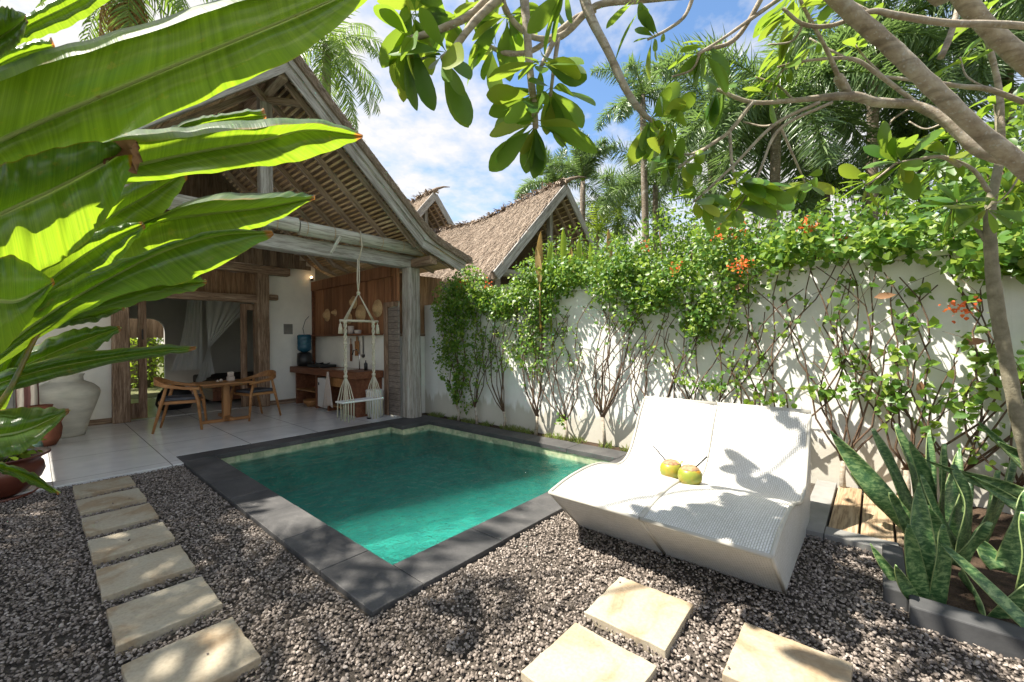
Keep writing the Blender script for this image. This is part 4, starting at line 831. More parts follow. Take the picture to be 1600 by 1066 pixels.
cloud('leaves',pos,HEART,G['lime_leaf'],pt,0.085,0.8,dirs=unit(np.stack([np.cos(a),np.sin(a),rng.normal(-0.1,0.3,n)],1)),ups=unit(rng.normal(size=(n,3))*0.3+np.array([0,0,1])))
m=MB()
for i in range(0,n,3): m.tube([(PC[0]+(pos[i][0]-PC[0])*.5,PC[1]+(pos[i][1]-PC[1])*.5,0.33),tuple(pos[i])],0.003,4)
m.build('stems',G['lime_leaf'],pt)
# ================================================================ SWING
sw=thing('macrame_swing','cream knotted rope swing seat hanging from the terrace beam','swing',(3.56,6.45,0.5))
m=MB(); hk=Vector((3.545,6.46,2.28)); m.tube([(3.56,6.40,3.30),(3.57,6.37,3.05),(3.56,6.42,2.9),(3.55,6.46,2.82)],0.010,6)
for s_ in (-1,1): m.tube([(3.55+s_*.012,6.46,2.84),(3.545+s_*.018,6.46,2.5),(3.545,6.46,2.28)],0.010,6)
m.lathe([(0.001,-0.035),(0.025,-0.025),(0.032,0),(0.025,0.025),(0.001,0.035)],tuple(hk),10); m.build('hanging_rope',G['rope'],sw)
BL,BR=3.22,3.90
m=MB()
for x,s_ in ((BL+.09,-1),(BR-.09,1)):
    for o_ in (-0.028,0,0.028): m.tube([hk,(x+o_*1.3,6.46+o_,1.83)],0.007,6)
m.build('upper_ropes',G['rope'],sw)
m=MB(); m.tube([(BL,6.46,1.82),(BR,6.46,1.82)],0.02,10); m.build('spreader_bar',G['rope'],sw)
for x in (BL+.09,BR-.09):
    m=MB(); A=np.linspace(1.80,0.90,46)
    for ph in (0,PI): m.tube([(x+0.016*math.cos(z*34+ph),6.46+0.016*math.sin(z*34+ph),z) for z in A],0.0145,6)
    for z in (1.80,1.45,1.1,0.92): m.lathe([(0.001,-0.03),(0.028,-0.02),(0.034,0),(0.028,0.02),(0.001,0.03)],(x,6.46,z),10)
    m.build('twisted_rope',G['rope'],sw)
    m=MB()
    for i in range(8):
        q=(i-3.5)/3.5; yy=6.36 if i%2 else 6.56; m.tube([(x,6.46,0.92),(x+q*0.05,6.46+(yy-6.46)*.5,0.75),(x+q*0.085,yy,0.52),(x+q*0.09+random.uniform(-.01,.01),yy+random.uniform(-.01,.01),0.17+random.uniform(0,.08))],[0.008,0.008,0.009,0.011],6)
    m.build('fringe',G['rope'],sw)
b=MB(); b.box(BL-0.03,BR+0.03,6.34,6.58,0.495,0.525); b.build('seat',G['white'],sw,bevel=0.01)
for x in (BL+.01,BR-.01):
    m=MB(); m.lathe([(0.034,-0.19),(0.030,-0.10),(0.02,-0.06),(0.024,-0.045),(0.008,-0.03),(0.006,0.0)],(x,6.46,1.80),10); m.build('tassel',G['rope'],sw)
# ================================================================ BEDROOM
bd=thing('bed','dark bed in the dim room behind the table','bed',(3.3,13,0.03)); b=MB(); b.box(2.75,4.4,11.7,13.9,0.1,0.40); b.build('bed_frame',G['brownwood'],bd,bevel=0.01); b=MB(); b.box(2.8,4.35,11.75,13.85,0.401,0.62); b.build('mattress',G['bed'],bd,bevel=0.05)
def net(x0,x1,label=None):
    pass
mn=thing('mosquito_net','gathered sheer mosquito net tied beside the bed','mosquito net',(3.0,12.4,2.5))
m=MB(); nu,nv=60,30; vs=[]
kx,kz=2.86,1.36
for i in range(nu+1):
    for j in range(nv+1):
        u=i/nu; v_=j/nv; xt=2.80+1.35*u; zt=2.70
        e=v_**1.5; x=xt*(1-e)+(kx+0.05*(u-.5))*e; z=zt*(1-v_)+kz*v_; z+= (0.55*u*(v_)*(1-v_)*2)
        vs.append((x,12.45+0.03*math.sin(u*40)*(1-0.6*e),z))
m.add(vs,[(i*(nv+1)+j,(i+1)*(nv+1)+j,(i+1)*(nv+1)+j+1,i*(nv+1)+j+1) for i in range(nu) for j in range(nv)],smooth=True); m.build('gathered_drape',G['net'],mn)
m=MB(); vs=[]
for i in range(nu+1):
    for j in range(nv+1):
        u=i/nu; v_=j/nv; wd_=0.04+0.40*v_**1.2; vs.append((kx-0.12*v_+wd_*(u-.5),12.45+(0.03+.03*v_)*math.sin(u*30),kz-v_*(1.0-0.35*u)))
m.add(vs,[(i*(nv+1)+j,(i+1)*(nv+1)+j,(i+1)*(nv+1)+j+1,i*(nv+1)+j+1) for i in range(nu) for j in range(nv)],smooth=True); m.build('hanging_tail',G['net'],mn)
m=MB(); vs=[]
for i in range(nu+1):
    for j in range(nv+1):
        u=i/nu; v_=j/nv; vs.append((2.52+0.30*u-0.35*(1-u)*v_*v_,12.9+0.02*math.sin(u*30),2.7-v_*1.9))
m.add(vs,[(i*(nv+1)+j,(i+1)*(nv+1)+j,(i+1)*(nv+1)+j+1,i*(nv+1)+j+1) for i in range(nu) for j in range(nv)],smooth=True); m.build('side_drape',G['net'],mn)
m=MB(); m.lathe([(0.001,0),(0.28,0.0),(0.34,0.12),(0.30,0.34),(0.16,0.5),(0.001,0.55)],(2.05,11.7,0.03),16,sy=0.8); tag(m.build('bean_bag',G['black'],None),'dark bundle on the floor inside the doorway','cushion')

def GZ(px,py,z=0.0):
    p=P(px,py,1.0); d=p-CAM; return CAM+d*((z-CAM.z)/d.z)
def GX(px,py,X):
    p=P(px,py,1.0); d=p-CAM; return CAM+d*(X/d.x)
# ================================================================ NEIGHBOUR PAVILIONS
def pavilion(label,X0,Yg,Yb,zr,kick,hw,ze,ns):
    v=thing('thatched_pavilion',label,'pavilion',(X0,Yg,0),'thatched pavilions beyond the garden wall')
    ny=34; nk=14
    def rz(s): return zr+kick*max(0,1-s*1.3)**1.5
    def pt(s,u,sg,off=0): # s along the ridge 0..1, u down the slope 0..1
        y=Yg+(Yb-Yg)*s; z0=rz(s); x=X0+sg*hw*u; z=z0+(ze-z0)*(u**0.94)+0.05*math.sin(s*9+u*4)-off; return (x,y,z)
    m=MB()
    for sg in (-1,1):
        vs=[];w=2*(nk+1)
        for i in range(ny+1):
            for j in range(nk+1):
                p=pt(i/ny,j/nk,sg); vs.append((p[0],p[1],p[2]+random.uniform(-.025,.025)))
            for j in range(nk+1): vs.append(pt(i/ny,j/nk,sg,0.20))
        fs=[]
        for i in range(ny):
            for j in range(nk):
                fs.append((i*w+j,i*w+j+1,(i+1)*w+j+1,(i+1)*w+j)); fs.append((i*w+nk+1+j,(i+1)*w+nk+1+j,(i+1)*w+nk+2+j,i*w+nk+2+j))
            fs.append((i*w+nk,i*w+2*nk+1,(i+1)*w+2*nk+1,(i+1)*w+nk))
        for i in (0,ny): fs+=[(i*w+j,i*w+nk+1+j,i*w+nk+2+j,i*w+j+1) for j in range(nk)]
        m.add(vs,fs)
    ro=m.build('thatch_roof',G['thatch'],v)
    s=rng.uniform(0,1,ns); u=rng.uniform(0,1,ns); sg=np.where(rng.uniform(0,1,ns)<0.8,-1,1)
    pos=np.array([pt(a,b,c,-0.01) for a,b,c in zip(s,u,sg)]); sl=unit(np.stack([sg*hw,0*s,-(zr-ze)+0*s],1)); nm=unit(np.stack([sg*(zr-ze),0*s,hw+0*s],1))
    cloud('thatch_straw',pos,STRIP,G['thatch_strand'],ro,0.30,0.035,dirs=unit(sl+nm*0.06+rng.normal(size=(ns,3))*0.16),ups=nm)
    # shaggy ridge
    n2=1100; s=rng.uniform(0,1,n2); pos=np.array([pt(a,0.0,1,-0.03) for a in s])+rng.normal(0,0.035,(n2,3)); cloud('ridge_straw',pos,STRIP3,G['thatch_strand'],ro,0.17,0.22,dirs=unit(np.stack([rng.choice([-1,1],n2)*1.0,rng.normal(0,.5,n2),rng.normal(-0.3,.5,n2)],1)))
    # horn at the ridge end
    a=Vector(pt(0,0,1)); h=MB(); h.tube([a+Vector((0,0.5,-0.10)),a+Vector((0,0.1,0.0)),a+Vector((0.05,-0.12,0.07)),a+Vector((0.18,-0.28,0.12)),a+Vector((0.34,-0.42,0.12))],[0.10,0.085,0.05,0.03,0.010],8); h.build('ridge_horn',G['thatch'],ro)
    for sg in (-1,1):
        A_=Vector(pt(0,0,sg,0.16));B_=Vector(pt(0,1,sg,0.14)); A_.y=B_.y=Yg-0.03
        beam('barge_board',A_,B_,0.04,0.22,G['wood_grey'],v,0.006,0.003)
        for i in range(5):
            s_=0.03+i*0.055; A2=Vector(pt(s_,0.02,sg,0.27));B2=Vector(pt(s_,0.97,sg,0.27)); beam('rafter',A2,B2,0.06,0.08,G['rafter'],v,0.004)
        mb=MB()
        for i in range(26):
            p0=pt(0.0,(i+.5)/26,sg,0.225);p1=pt(0.3,(i+.5)/26,sg,0.225); mb.tube([p0,p1],0.016,6)
        mb.build('bamboo_battens',G['bamboo'],v)
    beam('king_post',(X0,Yg+0.5,ze),(X0,Yg+0.5,zr-0.1),0.13,0.13,G['wood_grey'],v)
    beam('tie_beam',(X0-hw*.85,Yg+0.5,ze+0.05),(X0+hw*.85,Yg+0.5,ze+0.05),0.14,0.16,G['wood_grey'],v)
    b=MB(); b.prism([(X0-hw*.8,Yg+1.6),(X0+hw*.8,Yg+1.6),(X0+hw*.8,Yb-.4),(X0-hw*.8,Yb-.4)],0,ze-0.05); b.build('pavilion_wall',G['wall_in'],v)
    for x in (X0-hw*.8,X0+hw*.8): beam('column',(x,Yg+0.5,0),(x,Yg+0.5,ze),0.18,0.18,G['wood_grey_z'],v)
pavilion('nearer thatched pavilion with a broad sunlit tan roof rising above the wall plants',9.0,6.0,11.5,5.10,0.40,2.65,3.0,26000)
pavilion('farther thatched gable roof with a curled horn, peeping over the nearer roof',9.0,11.3,17,6.15,0.40,2.3,3.9,9000)
# ================================================================ CLIMBING SHRUBS
def surf_x(z): return WX-0.05 if z<2.3 else WX+0.05
def climber(label,yb,stems,zmin,leaf_n,mass,flowers=(),trunk_h=0.3,seed=0,leafL=0.062,mat='vine_leaf',xb=5.12,cat='climbing plant'):
    rs=random.Random(seed); c=thing('climbing_shrub',label,cat,(xb,yb,0),'climbing shrubs along the white wall')
    m=MB(); tr=[(xb,yb,-0.02),(xb+0.01,yb+rs.uniform(-.03,.03),trunk_h*.5),(xb,yb+rs.uniform(-.05,.05),trunk_h)]
    m.tube(tr,[0.030,0.022,0.020],8); m.build('trunk',G['bark'],c)
    lean=rs.uniform(-.30,.30); mass=[(a_[0]+rs.uniform(-.05,.08),a_[1]+rs.uniform(-.12,.12),a_[2]+rs.uniform(-.16,.2))+tuple(a_[3:5])+(a_[5]*rs.uniform(.75,1.35),a_[6]) for a_ in mass]; stems=[(y_+lean*(z_/2.2-.3)+rs.uniform(-.1,.1),z_+rs.uniform(-.25,.15)) for y_,z_ in stems]
    m=MB(); L=[];D=[]
    for (y1,z1) in stems:
        p0=Vector(tr[-1]); p1=Vector((surf_x(z1)-rs.uniform(0,.08),y1,z1)); k=9; pts=[]
        b1=rs.uniform(-.17,.17)*(z1); b2=rs.uniform(-.06,.06)*z1; 
        for i in range(k+1):
            t_=i/k; q=p0.lerp(p1,t_); q.y+= b1*math.sin(t_*PI)+b2*math.sin(t_*2*PI)+rs.uniform(-.015,.015)*z1; q.x+= -0.05*math.sin(t_*PI*rs.uniform(.6,1.6)); pts.append(q)
        m.tube(pts,[0.0085*(1-0.55*i/k)+0.0012 for i in range(k+1)],5); L.append(pts)
        for _ in range(rs.randint(1,3)):
            i=rs.randint(3,k-1); q=pts[i]; e=q+Vector((rs.uniform(-.12,.02),rs.uniform(-.35,.35),rs.uniform(.05,.4))); md=q.lerp(e,.5)+Vector((0,rs.uniform(-.05,.05),.03)); m.tube([q,md,e],[0.0045,0.003,0.002],4); L.append([q,md,e])
    m.build('stems',G['stem'],c)
    P_=[]
    for pts in L:
        for i in range(len(pts)-1):
            for _ in range(int(leaf_n*1.3+.5) if leafL<.05 else (leaf_n if rs.random()<.75 else leaf_n+3)):
                q=pts[i].lerp(pts[i+1],rs.random())
                if q.z>zmin+rs.uniform(-.15,.15): P_.append((q.x-rs.uniform(-.01,.06),q.y+rs.uniform(-.05,.05),q.z+rs.uniform(-.05,.05)))
    for (cx,cy,cz,rx,ry,rz_,n) in mass:
        for _ in range(int(n*(1.25 if leafL<.05 else .85))):
            a=Vector((rs.gauss(0,1),rs.gauss(0,1),rs.gauss(0,1))).normalized()*rs.random()**0.45
            P_.append((cx+a.x*rx+.0,cy+a.y*ry,cz+a.z*rz_))
    A=np.array(P_); cl=np.sin(A[:,1]*9+A[:,2]*7+seed)+np.sin(A[:,1]*17-A[:,2]*13+seed*2)+np.sin(A[:,0]*15+A[:,2]*19)
    keep=(cl>-0.35)|(rng.uniform(0,1,len(A))<0.22); A=A[keep]; n=len(A)
    dirs=unit(rng.normal(size=(n,3))*np.array([.6,1,.7])+np.array([-.25,-.05,-.45])); ups=unit(rng.normal(size=(n,3))*0.55+np.array([-0.75,0.1,0.65]))
    cloud('foliage',A,HEART,G[mat],c,leafL,0.80,dirs=dirs,ups=ups,jit=0.45)
    for (fx,fy,fz,fn) in flowers:
        q=np.array([fx,fy,fz])+rng.normal(0,0.042,(fn,3)); cloud('flower_cluster',q,HEART,G['orange'],c,0.028,0.9)
    return c
def fan(yb,spread,n,z0,z1,lean=0,seed=1):
    rs=random.Random(seed); return [(yb+lean+spread*(2*(i+.5)/n-1)+rs.uniform(-.08,.08),rs.uniform(z0,z1)) for i in range(n)]
M_=lambda y,z,ry,rz,n,x=5.12,rx=0.26:(x,y,z,rx,ry,rz,n)
climber('climbing plant at the terrace corner, leafy from top to foot',5.80,fan(5.9,.4,7,1.7,2.3,seed=3),0.35,14,[M_(5.95,2.15,.50,.48,1900),M_(5.75,.9,.2,.5,300),M_(6.1,1.5,.28,.5,500)],seed=1,leafL=0.048)
climber('slim climbing plant second from the terrace corner, with small low leaves',5.30,fan(5.35,.3,6,1.7,2.3,seed=4),0.5,5,[M_(5.35,2.25,.45,.40,1600),M_(5.4,1.5,.22,.5,420)],[(5.0,5.5,2.5,26)],seed=2,leafL=0.048)
climber('forked climbing plant third from the terrace corner with bare crossing stems',4.66,fan(4.7,.42,8,1.6,2.3,seed=5),0.9,3,[M_(4.75,2.25,.48,.42,1800),M_(4.55,1.55,.2,.4,260)],[(4.95,4.85,2.43,18)],seed=3,leafL=0.048)
climber('bundled pale stemmed climber in front of the middle left of the wall',4.00,fan(4.1,.35,11,1.6,2.3,seed=6),0.9,2,[M_(4.1,2.25,.50,.42,2000),M_(4.0,1.5,.28,.45,420)],seed=4,leafL=0.048)
climber('small climber with a leafy knee high side shoot near the pool coping corner',3.42,fan(3.45,.4,9,1.5,2.3,seed=7),1.2,2,[M_(3.45,2.25,.50,.42,1800),M_(3.5,1.6,.2,.35,200),M_(3.42,0.38,.12,.12,26,5.0,.08)],seed=5,leafL=0.048)
climber('thick trunked climber with many bare stems fanning up beside the lounger',2.80,fan(2.5,.55,15,1.5,2.35,-0.0,seed=8),1.5,2,[M_(2.75,2.30,.50,.42,1800),M_(2.5,1.75,.25,.3,220)],trunk_h=0.42,seed=6,leafL=0.048)
climber('climber rising behind the left lounger with a hanging leafy curtain',2.15,fan(1.9,.5,9,1.5,2.4,seed=9),1.2,2,[M_(2.05,2.20,.48,.50,2100),M_(1.7,1.75,.25,.4,600)],[(4.9,2.1,2.62,16),(4.85,1.75,2.3,20)],seed=7,leafL=0.048)
climber('climber with a dense leaf mound at head height, left of the bare stretch of wall',1.50,fan(1.4,.4,8,1.6,2.4,seed=10),1.1,2,[M_(1.45,2.35,.42,.62,2500,5.15,.3),M_(1.45,0.95,.4,.10,150,5.05,.1)],[(4.85,1.3,2.62,20),(4.85,1.1,2.25,30)],seed=8,leafL=0.048)
climber('sparse dark stemmed climber behind the right lounger',0.95,[(1.6,1.7),(1.25,2.2),(1.0,2.3),(.75,2.25),(.6,2.0),(.3,2.2),(1.1,1.9),(.45,2.3)],0.75,1,[M_(0.9,2.32,.4,.26,650),M_(.85,.80,.35,.07,110,5.08,.08)],[(4.95,1.05,2.28,34)],seed=9,leafL=.06)
climber('climber with long stems crossing the bright middle of the wall',0.25,[(.9,1.9),(.6,2.2),(.4,2.3),(.2,2.2),(0,2.1),(-.2,2.2),(-.5,1.8),(.1,1.6),(.55,1.5),(.75,2.3)],0.95,1,[M_(0.4,2.30,.45,.24,700),M_(.2,1.0,.38,.05,90,5.1,.06)],[(5.0,.5,2.6,34)],seed=10,leafL=.064)
climber('thin climber left of the snake plants',-0.20,[(.2,1.7),(0,2.2),(-.2,2.3),(-.4,2.0),(-.6,2.3),(-.3,1.3),(-.65,1.6),(.1,2.3)],0.8,2,[M_(-0.2,2.30,.4,.28,800)],seed=11,leafL=.068)
climber('leafy climber with red blossom right of the snake plants',-0.52,[(-.2,1.6),(-.4,2.2),(-.6,2.3),(-.8,2.1),(-1.0,1.9),(-.5,1.2),(-.9,1.4),(-1.1,2.3)],0.55,2,[M_(-0.65,2.25,.4,.30,900),M_(-.75,1.3,.25,.25,70)],[(4.9,-.5,1.72,46)],seed=12,leafL=.07)
climber('dark stemmed climber by the right edge of the photo',-0.85,[(-.7,1.6),(-.9,2.2),(-1.2,2.3),(-1.4,2.0),(-1.0,1.2),(-1.5,1.4)],0.5,4,[M_(-1.1,2.3,.5,.35,900),M_(-1.2,1.2,.3,.5,200)],seed=13,leafL=.07)
# dry leaves caught in the stems
m=MB()
pos=np.array([tuple(GX(px,py,5.05)) for px,py in ((1440,595),(1500,535),(1365,465),(1165,445),(1592,590))]); 
cloud('dry_leaf_litter',pos,OVATE,G['dryleaf'],None,0.15,0.45,dirs=np.array([[0,.15,-1],[0,-1,.1],[0,-1,.15],[0,.9,-.2],[0,0.3,-1.]]),ups=np.tile([-1.,0,0.2],(5,1)),jit=.15)
tag(bpy.data.objects['dry_leaf_litter'],'brown curled dead leaves caught among the wall stems','dead leaves',kind='stuff')
# grass along the wall foot
n=1500; pos=np.stack([rng.uniform(5.04,5.2,n),rng.uniform(2.2,6.6,n),np.full(n,0.01)],1); keep=np.sin(pos[:,1]*6)+np.sin(pos[:,1]*14)>-0.4; pos=pos[keep]
n=len(pos); o=cloud('grass',pos,STRIP3,G['grass'],None,0.085,0.10,dirs=unit(rng.normal(size=(n,3))*0.5+np.array([-.15,0,1])),ups=rdir(n)); tag(o,'ragged grass tufts between the pool coping and the wall','grass',kind='stuff')
# ================================================================ PALMS
def palm(name,label,cat,c,th,n,L,style='coco',group=None,el=(0.9,-0.6),trunk_r=0.12,seed=0,mat='frond',dens=46,skirt=0,az=None,pinw=1.0):
    rs=random.Random(seed); c=Vector(c); base=Vector((c.x+rs.uniform(-.2,.2),c.y+rs.uniform(-.2,.2),0))
    o=thing(name,label,cat,(base.x,base.y,0),group)
    m=MB(); k=16; pts=[base.lerp(c,i/k)+Vector((math.sin(i*.3)*.05,0,0)) for i in range(k+1)]; m.tube(pts,[trunk_r*(1.25-0.4*i/k)*(1+0.05*(i%2)) for i in range(k+1)],10); m.build('trunk',G['palmtrunk'],o)
    for f in range(n+skirt):
        dry=f>=n; a=(az(f) if az else 2*PI*f*0.381966+rs.uniform(-.2,.2)); t_=f/max(1,n-1); e=el[0]+(el[1]-el[0])*t_+rs.uniform(-.12,.12)
        if dry: e=-1.25+rs.uniform(-.1,.2)
        l=L*rs.uniform(.85,1.1)*(0.8 if dry else 1); k=14; p=c.copy(); pts=[p.copy()]; d=Vector((math.cos(a)*math.cos(e),math.sin(a)*math.cos(e),math.sin(e)))
        for i in range(k):
            p=p+d*(l/k); pts.append(p.copy()); d=(d+Vector((0,0,-0.125 if not dry else -0.2))*(0.5+i/k)).normalized()
        m=MB(); m.tube(pts,[0.022*(1-i/k)+0.004 for i in range(k+1)],4); fr=m.build('frond',G['lime_leaf'] if not dry else G['frond_dry'],o)
        A=sub([tuple(q) for q in pts],dens+1); tn=unit(np.gradient(A,axis=0)); s0=int(dens*.10); A=A[s0:];tn=tn[s0:]; q=len(A); tt=np.linspace(0.0,1,q)
        side=unit(np.cross(tn,[0,0,1.0])); up=np.cross(side,tn); ll=L*(0.24 if style=='coco' else 0.22)*np.sqrt(np.clip(np.sin(0.25+tt*2.75),0.05,1))
        P_,D_,U_,LL=[],[],[],[]
        if style=='coco': rows=[(1,0.0),(-1,0.0)]
        else: rows=[(math.cos(b),math.sin(b)) for b in np.linspace(0,2*PI,6)[:-1]+.4]
        for (s_,u_) in rows:
            jj=rng.normal(0,(.16 if style=='coco' else .30),(q,3)); d_=side*s_+up*u_+tn*(0.65 if style=='coco' else .55)+jj; d_[:,2]-=(0.15+0.45*tt)*(1 if style=='coco' else .3)*(2.0 if dry else 1)
            P_.append(A+rng.normal(0,.01,(q,3)));D_.append(unit(d_));U_.append(up+side*s_*0.2+jj);LL.append(ll*rng.uniform(.85,1.1,q))
        P_=np.concatenate(P_);D_=np.concatenate(D_);U_=np.concatenate(U_);LL=np.concatenate(LL)
        V=place(STRIP3[0],P_,D_,U_,LL,LL*0+(0.030 if style=='coco' else 0.026)*L/2.4*pinw); fast('leaflets',V,STRIP3[1],len(P_),len(STRIP3[0]),G['frond_dry'] if dry else G[mat],fr)
    return o
gp='palms standing beyond the villa and the wall'
palm('coconut_palm','tall coconut palm whose crown arches out right above the villa roof','palm tree',P(512,72,18),0,22,3.4,'coco',gp,(1.2,-0.9),0.2,1,dens=38,pinw=1.2)
palm('coconut_palm','shaggy palm trunk with hanging dry fronds behind the big leaf at the top left','palm tree',P(196,-60,14),0,16,3.6,'coco',gp,(1.0,-1.0),0.42,2,dens=40,skirt=8,pinw=1.2)
fx='foxtail palms beyond the wall'
def fox(label,px,py,d,n,L,seed,el=(1.3,-0.2),dens=60,r=0.09,pinw=1.0): palm('foxtail_palm',label,'palm tree',P(px,py,d),0,n,L,'fox',fx,el,r,seed,'frond_dark',dens,pinw=pinw)
fox('slender foxtail palm standing straight up just right of the pavilion ridge end',912,285,13,7,1.6,21,(1.55,1.0),56,pinw=1.5)
fox('small foxtail palm peeping over the pavilion ridge to the left of its peak',868,290,15,12,1.7,22,(1.3,0.0),48,pinw=1.5)
fox('bushy foxtail palm right of the pavilion gable, low over the hedge',968,322,15,13,2.3,23,(1.3,-0.4),48)
fox('foxtail palm between the slender one and the big hanging crown',1025,290,13,12,2.3,24,(1.2,-0.3),48)
fox('big foxtail palm whose plumes hang over the middle of the wall',1215,150,7.5,15,2.3,25,(0.9,-0.7),72)
fox('foxtail palm with its crown high behind the broken branch stub',1110,175,9.5,12,2.1,26,(1.1,-0.6),64)
fox('foxtail palm behind the crossing thick branches',1365,56,7.5,14,2.2,27,(1.1,-0.6),90)
fox('foxtail palm low behind the frangipani leaves on the right',1440,235,8,13,1.8,28,(1.1,-0.5),64)
fox('foxtail palm in the top right corner of the photo',1570,48,7,13,2.3,29,(1.0,-0.6),90)
fox('short foxtail palm directly above the middle of the wall, under the hanging plumes',1290,300,8.5,12,1.7,30,(1.2,-0.3),56)
fox('small dark foxtail crown left of the broken branch stub',1005,150,12,11,1.7,31,(1.2,-.4),48,pinw=1.3)
palm('golden_palm','yellowish fine leaved palm tucked against the pavilion gable','palm tree',P(935,362,14),0,18,1.5,'coco',None,(1.4,-0.2),0.06,33,'lime_leaf',30)
# ================================================================ BUSHES BEYOND THE WALL
def bush(label,c,r,n,L,T_=OVATE,mat='bush_leaf',name='bush',cat='bush',group='bushes beyond the white wall',wr=0.5,flowers=0):
    c=Vector(c); o=thing(name,label,cat,(c.x,c.y,0),group)
    m=MB()
    for i in range(9):
        a=i*0.7; m.tube([(c.x,c.y,0),(c.x+.15*math.cos(a),c.y+.15*math.sin(a),c.z*.5),(c.x+r[0]*.6*math.cos(a),c.y+r[1]*.6*math.sin(a),c.z+r[2]*random.uniform(-.2,.7))],[0.03,0.02,0.006],5)
    m.build('branches',G['stem'],o)
    a=rdir(n)*(rng.uniform(0,1,n)**0.4)[:,None]; s=1+0.25*np.sin(a[:,0]*7+a[:,1]*5)+0.2*np.sin(a[:,2]*9+a[:,1]*8)
    A=a*s[:,None]*np.array(r)+np.array(c); A=A[(A[:,2]>0.05)&((A[:,0]>WX+.05)|(A[:,2]>2.25)|(A[:,0]<0)|(A[:,1]>10))]; cloud('foliage',A,T_,G[mat],o,L,wr,ups=unit(rng.normal(size=(len(A),3))*0.7+np.array([-.4,.2,.7])))
    if flowers:
        q=np.array(c)+unit(rng.normal(size=(1,3))+np.array([-2,-1,.3]))*np.array(r)*0.95+rng.normal(0,0.07,(flowers,3)); cloud('flower_cluster',q,HEART,G['orange'],o,0.04,0.9)
    return o
bl_=[('light green bush behind the wall right of the pavilion',(6.4,4.1,2.75),(.5,1.0,.65),2300,.07),('bush behind the wall above the thick trunked climber',(6.2,3.0,2.6),(.6,.7,.6),1600,.08),
('tall leafy bush behind the wall left of the middle',(6.2,2.2,2.75),(.6,.6,.75),1900,.07),('rounded bush with an orange blossom behind the middle of the wall',(6.2,1.5,2.7),(.6,.6,.6),1700,.07),
('bush with sparse tips under the big hanging plumes',(6.1,.85,2.55),(.55,.55,.5),1300,.07),('bush crowding over the wall left of the slim grey trunk',(5.9,.25,2.55),(.5,.5,.5),1200,.075),
('large leaved bush over the wall beside the slim grey trunk',(5.8,-.4,2.6),(.5,.55,.6),1200,.085),('bush at the far right above the wall end',(5.6,-1.1,2.8),(.5,.6,.8),1500,.10),('tall bush behind the others near the right corner',(6.8,-1.2,3.1),(.7,.8,.8),1400,.10)]
for i,(l_,c_,r_,n_,L_) in enumerate(bl_): bush(l_,c_,r_,n_,L_,flowers=(40 if i in (3,4) else 0))
bush('far green hedge mass beyond the palms on the left',(12,4.2,2.2),(1.5,2.2,2.0),2500,.16); bush('far green mass beyond the palms in the middle',(12,1.0,2.4),(1.6,2.2,2.2),2500,.18); bush('far green mass beyond the palms on the right',(11,-2.2,2.4),(1.6,2.2,2.3),2500,.18)
bush('sunlit bush outside the bedroom arch, seen through the open door',(3.3,18.6,1.2),(3.0,1.0,1.7),5000,.13,mat='lime_leaf',group='bushes outside the bedroom'); bush('bush farther left outside the bedroom arch',(0.3,18.0,1.5),(1.0,1.0,1.1),900,.13,group='bushes outside the bedroom')
# upright lime canna like leaves above the wall
cn=thing('canna_plant','upright lime green blade leaves standing above the wall plants in front of the pavilion','plant',(5.5,3.6,0)); 
cp=[(845,375),(862,392),(880,370),(893,402),(905,385),(922,392),(838,400),(870,410),(912,410),(950,372),(935,405),(850,420),(890,425),(925,425)]
for i,(px,py) in enumerate(cp):
    tp=P(px,py-14,6.3); bs=tp+Vector((random.uniform(-.05,.05),random.uniform(-.1,.1),-0.55)); A=sub([tuple(bs),tuple(bs.lerp(tp,.5)+Vector((0,random.uniform(-.03,.03),0))),tuple(tp)],8)
    nn=unit(np.array([[-0.7,-.6+random.uniform(-.4,.4),.3]]))[0]; sd=unit(np.cross(A[-1]-A[0],nn)); vs=[];k=8
    for j in range(k):
        w_=0.048*math.sin(PI*(0.12+0.88*j/(k-1)))**.7; vs+=[tuple(A[j]-sd*w_+nn*.015),tuple(A[j]),tuple(A[j]+sd*w_+nn*.015)]
    m=MB(); m.add(vs,[(j*3+a,j*3+a+1,j*3+a+4,j*3+a+3) for j in range(k-1) for a in (0,1)],smooth=True); m.tube([(bs.x,bs.y,1.6),tuple(bs)],0.012,5); m.build('blade_leaf',G['lime_leaf'] if i%3 else G['frond_dry'],cn)
# ================================================================ FRANGIPANI TREES
fa=thing('frangipani_tree','large frangipani with thick grey limbs crossing the top right and branches drooping over the pool','tree',tuple(GZ(1640,900)),)
fb=thing('slim_tree','slim grey trunked tree standing by the right edge in front of the wall','tree',(3.9,-0.95,0))
def limb(parent,pts,name='branch',n=10,mat='bark',w=None):
    """pts: (px,py,depth,width_px)"""
    A=sub([tuple(P(a,b,c))+(d*c/F_PX/2/math.sqrt(1+((a-800)/F_PX)**2)*(0.86 if d>20 else 1),) for a,b,c,d in pts],max(6,len(pts)*5)); m=MB()
    wob=np.array([random.uniform(-1,1) for _ in range(len(A))]); m.tube([Vector(q[:3]) for q in A],[max(q[3]*(1+0.06*wq),0.002) for q,wq in zip(A,wob)],n); return m.build(name,G[mat],parent)
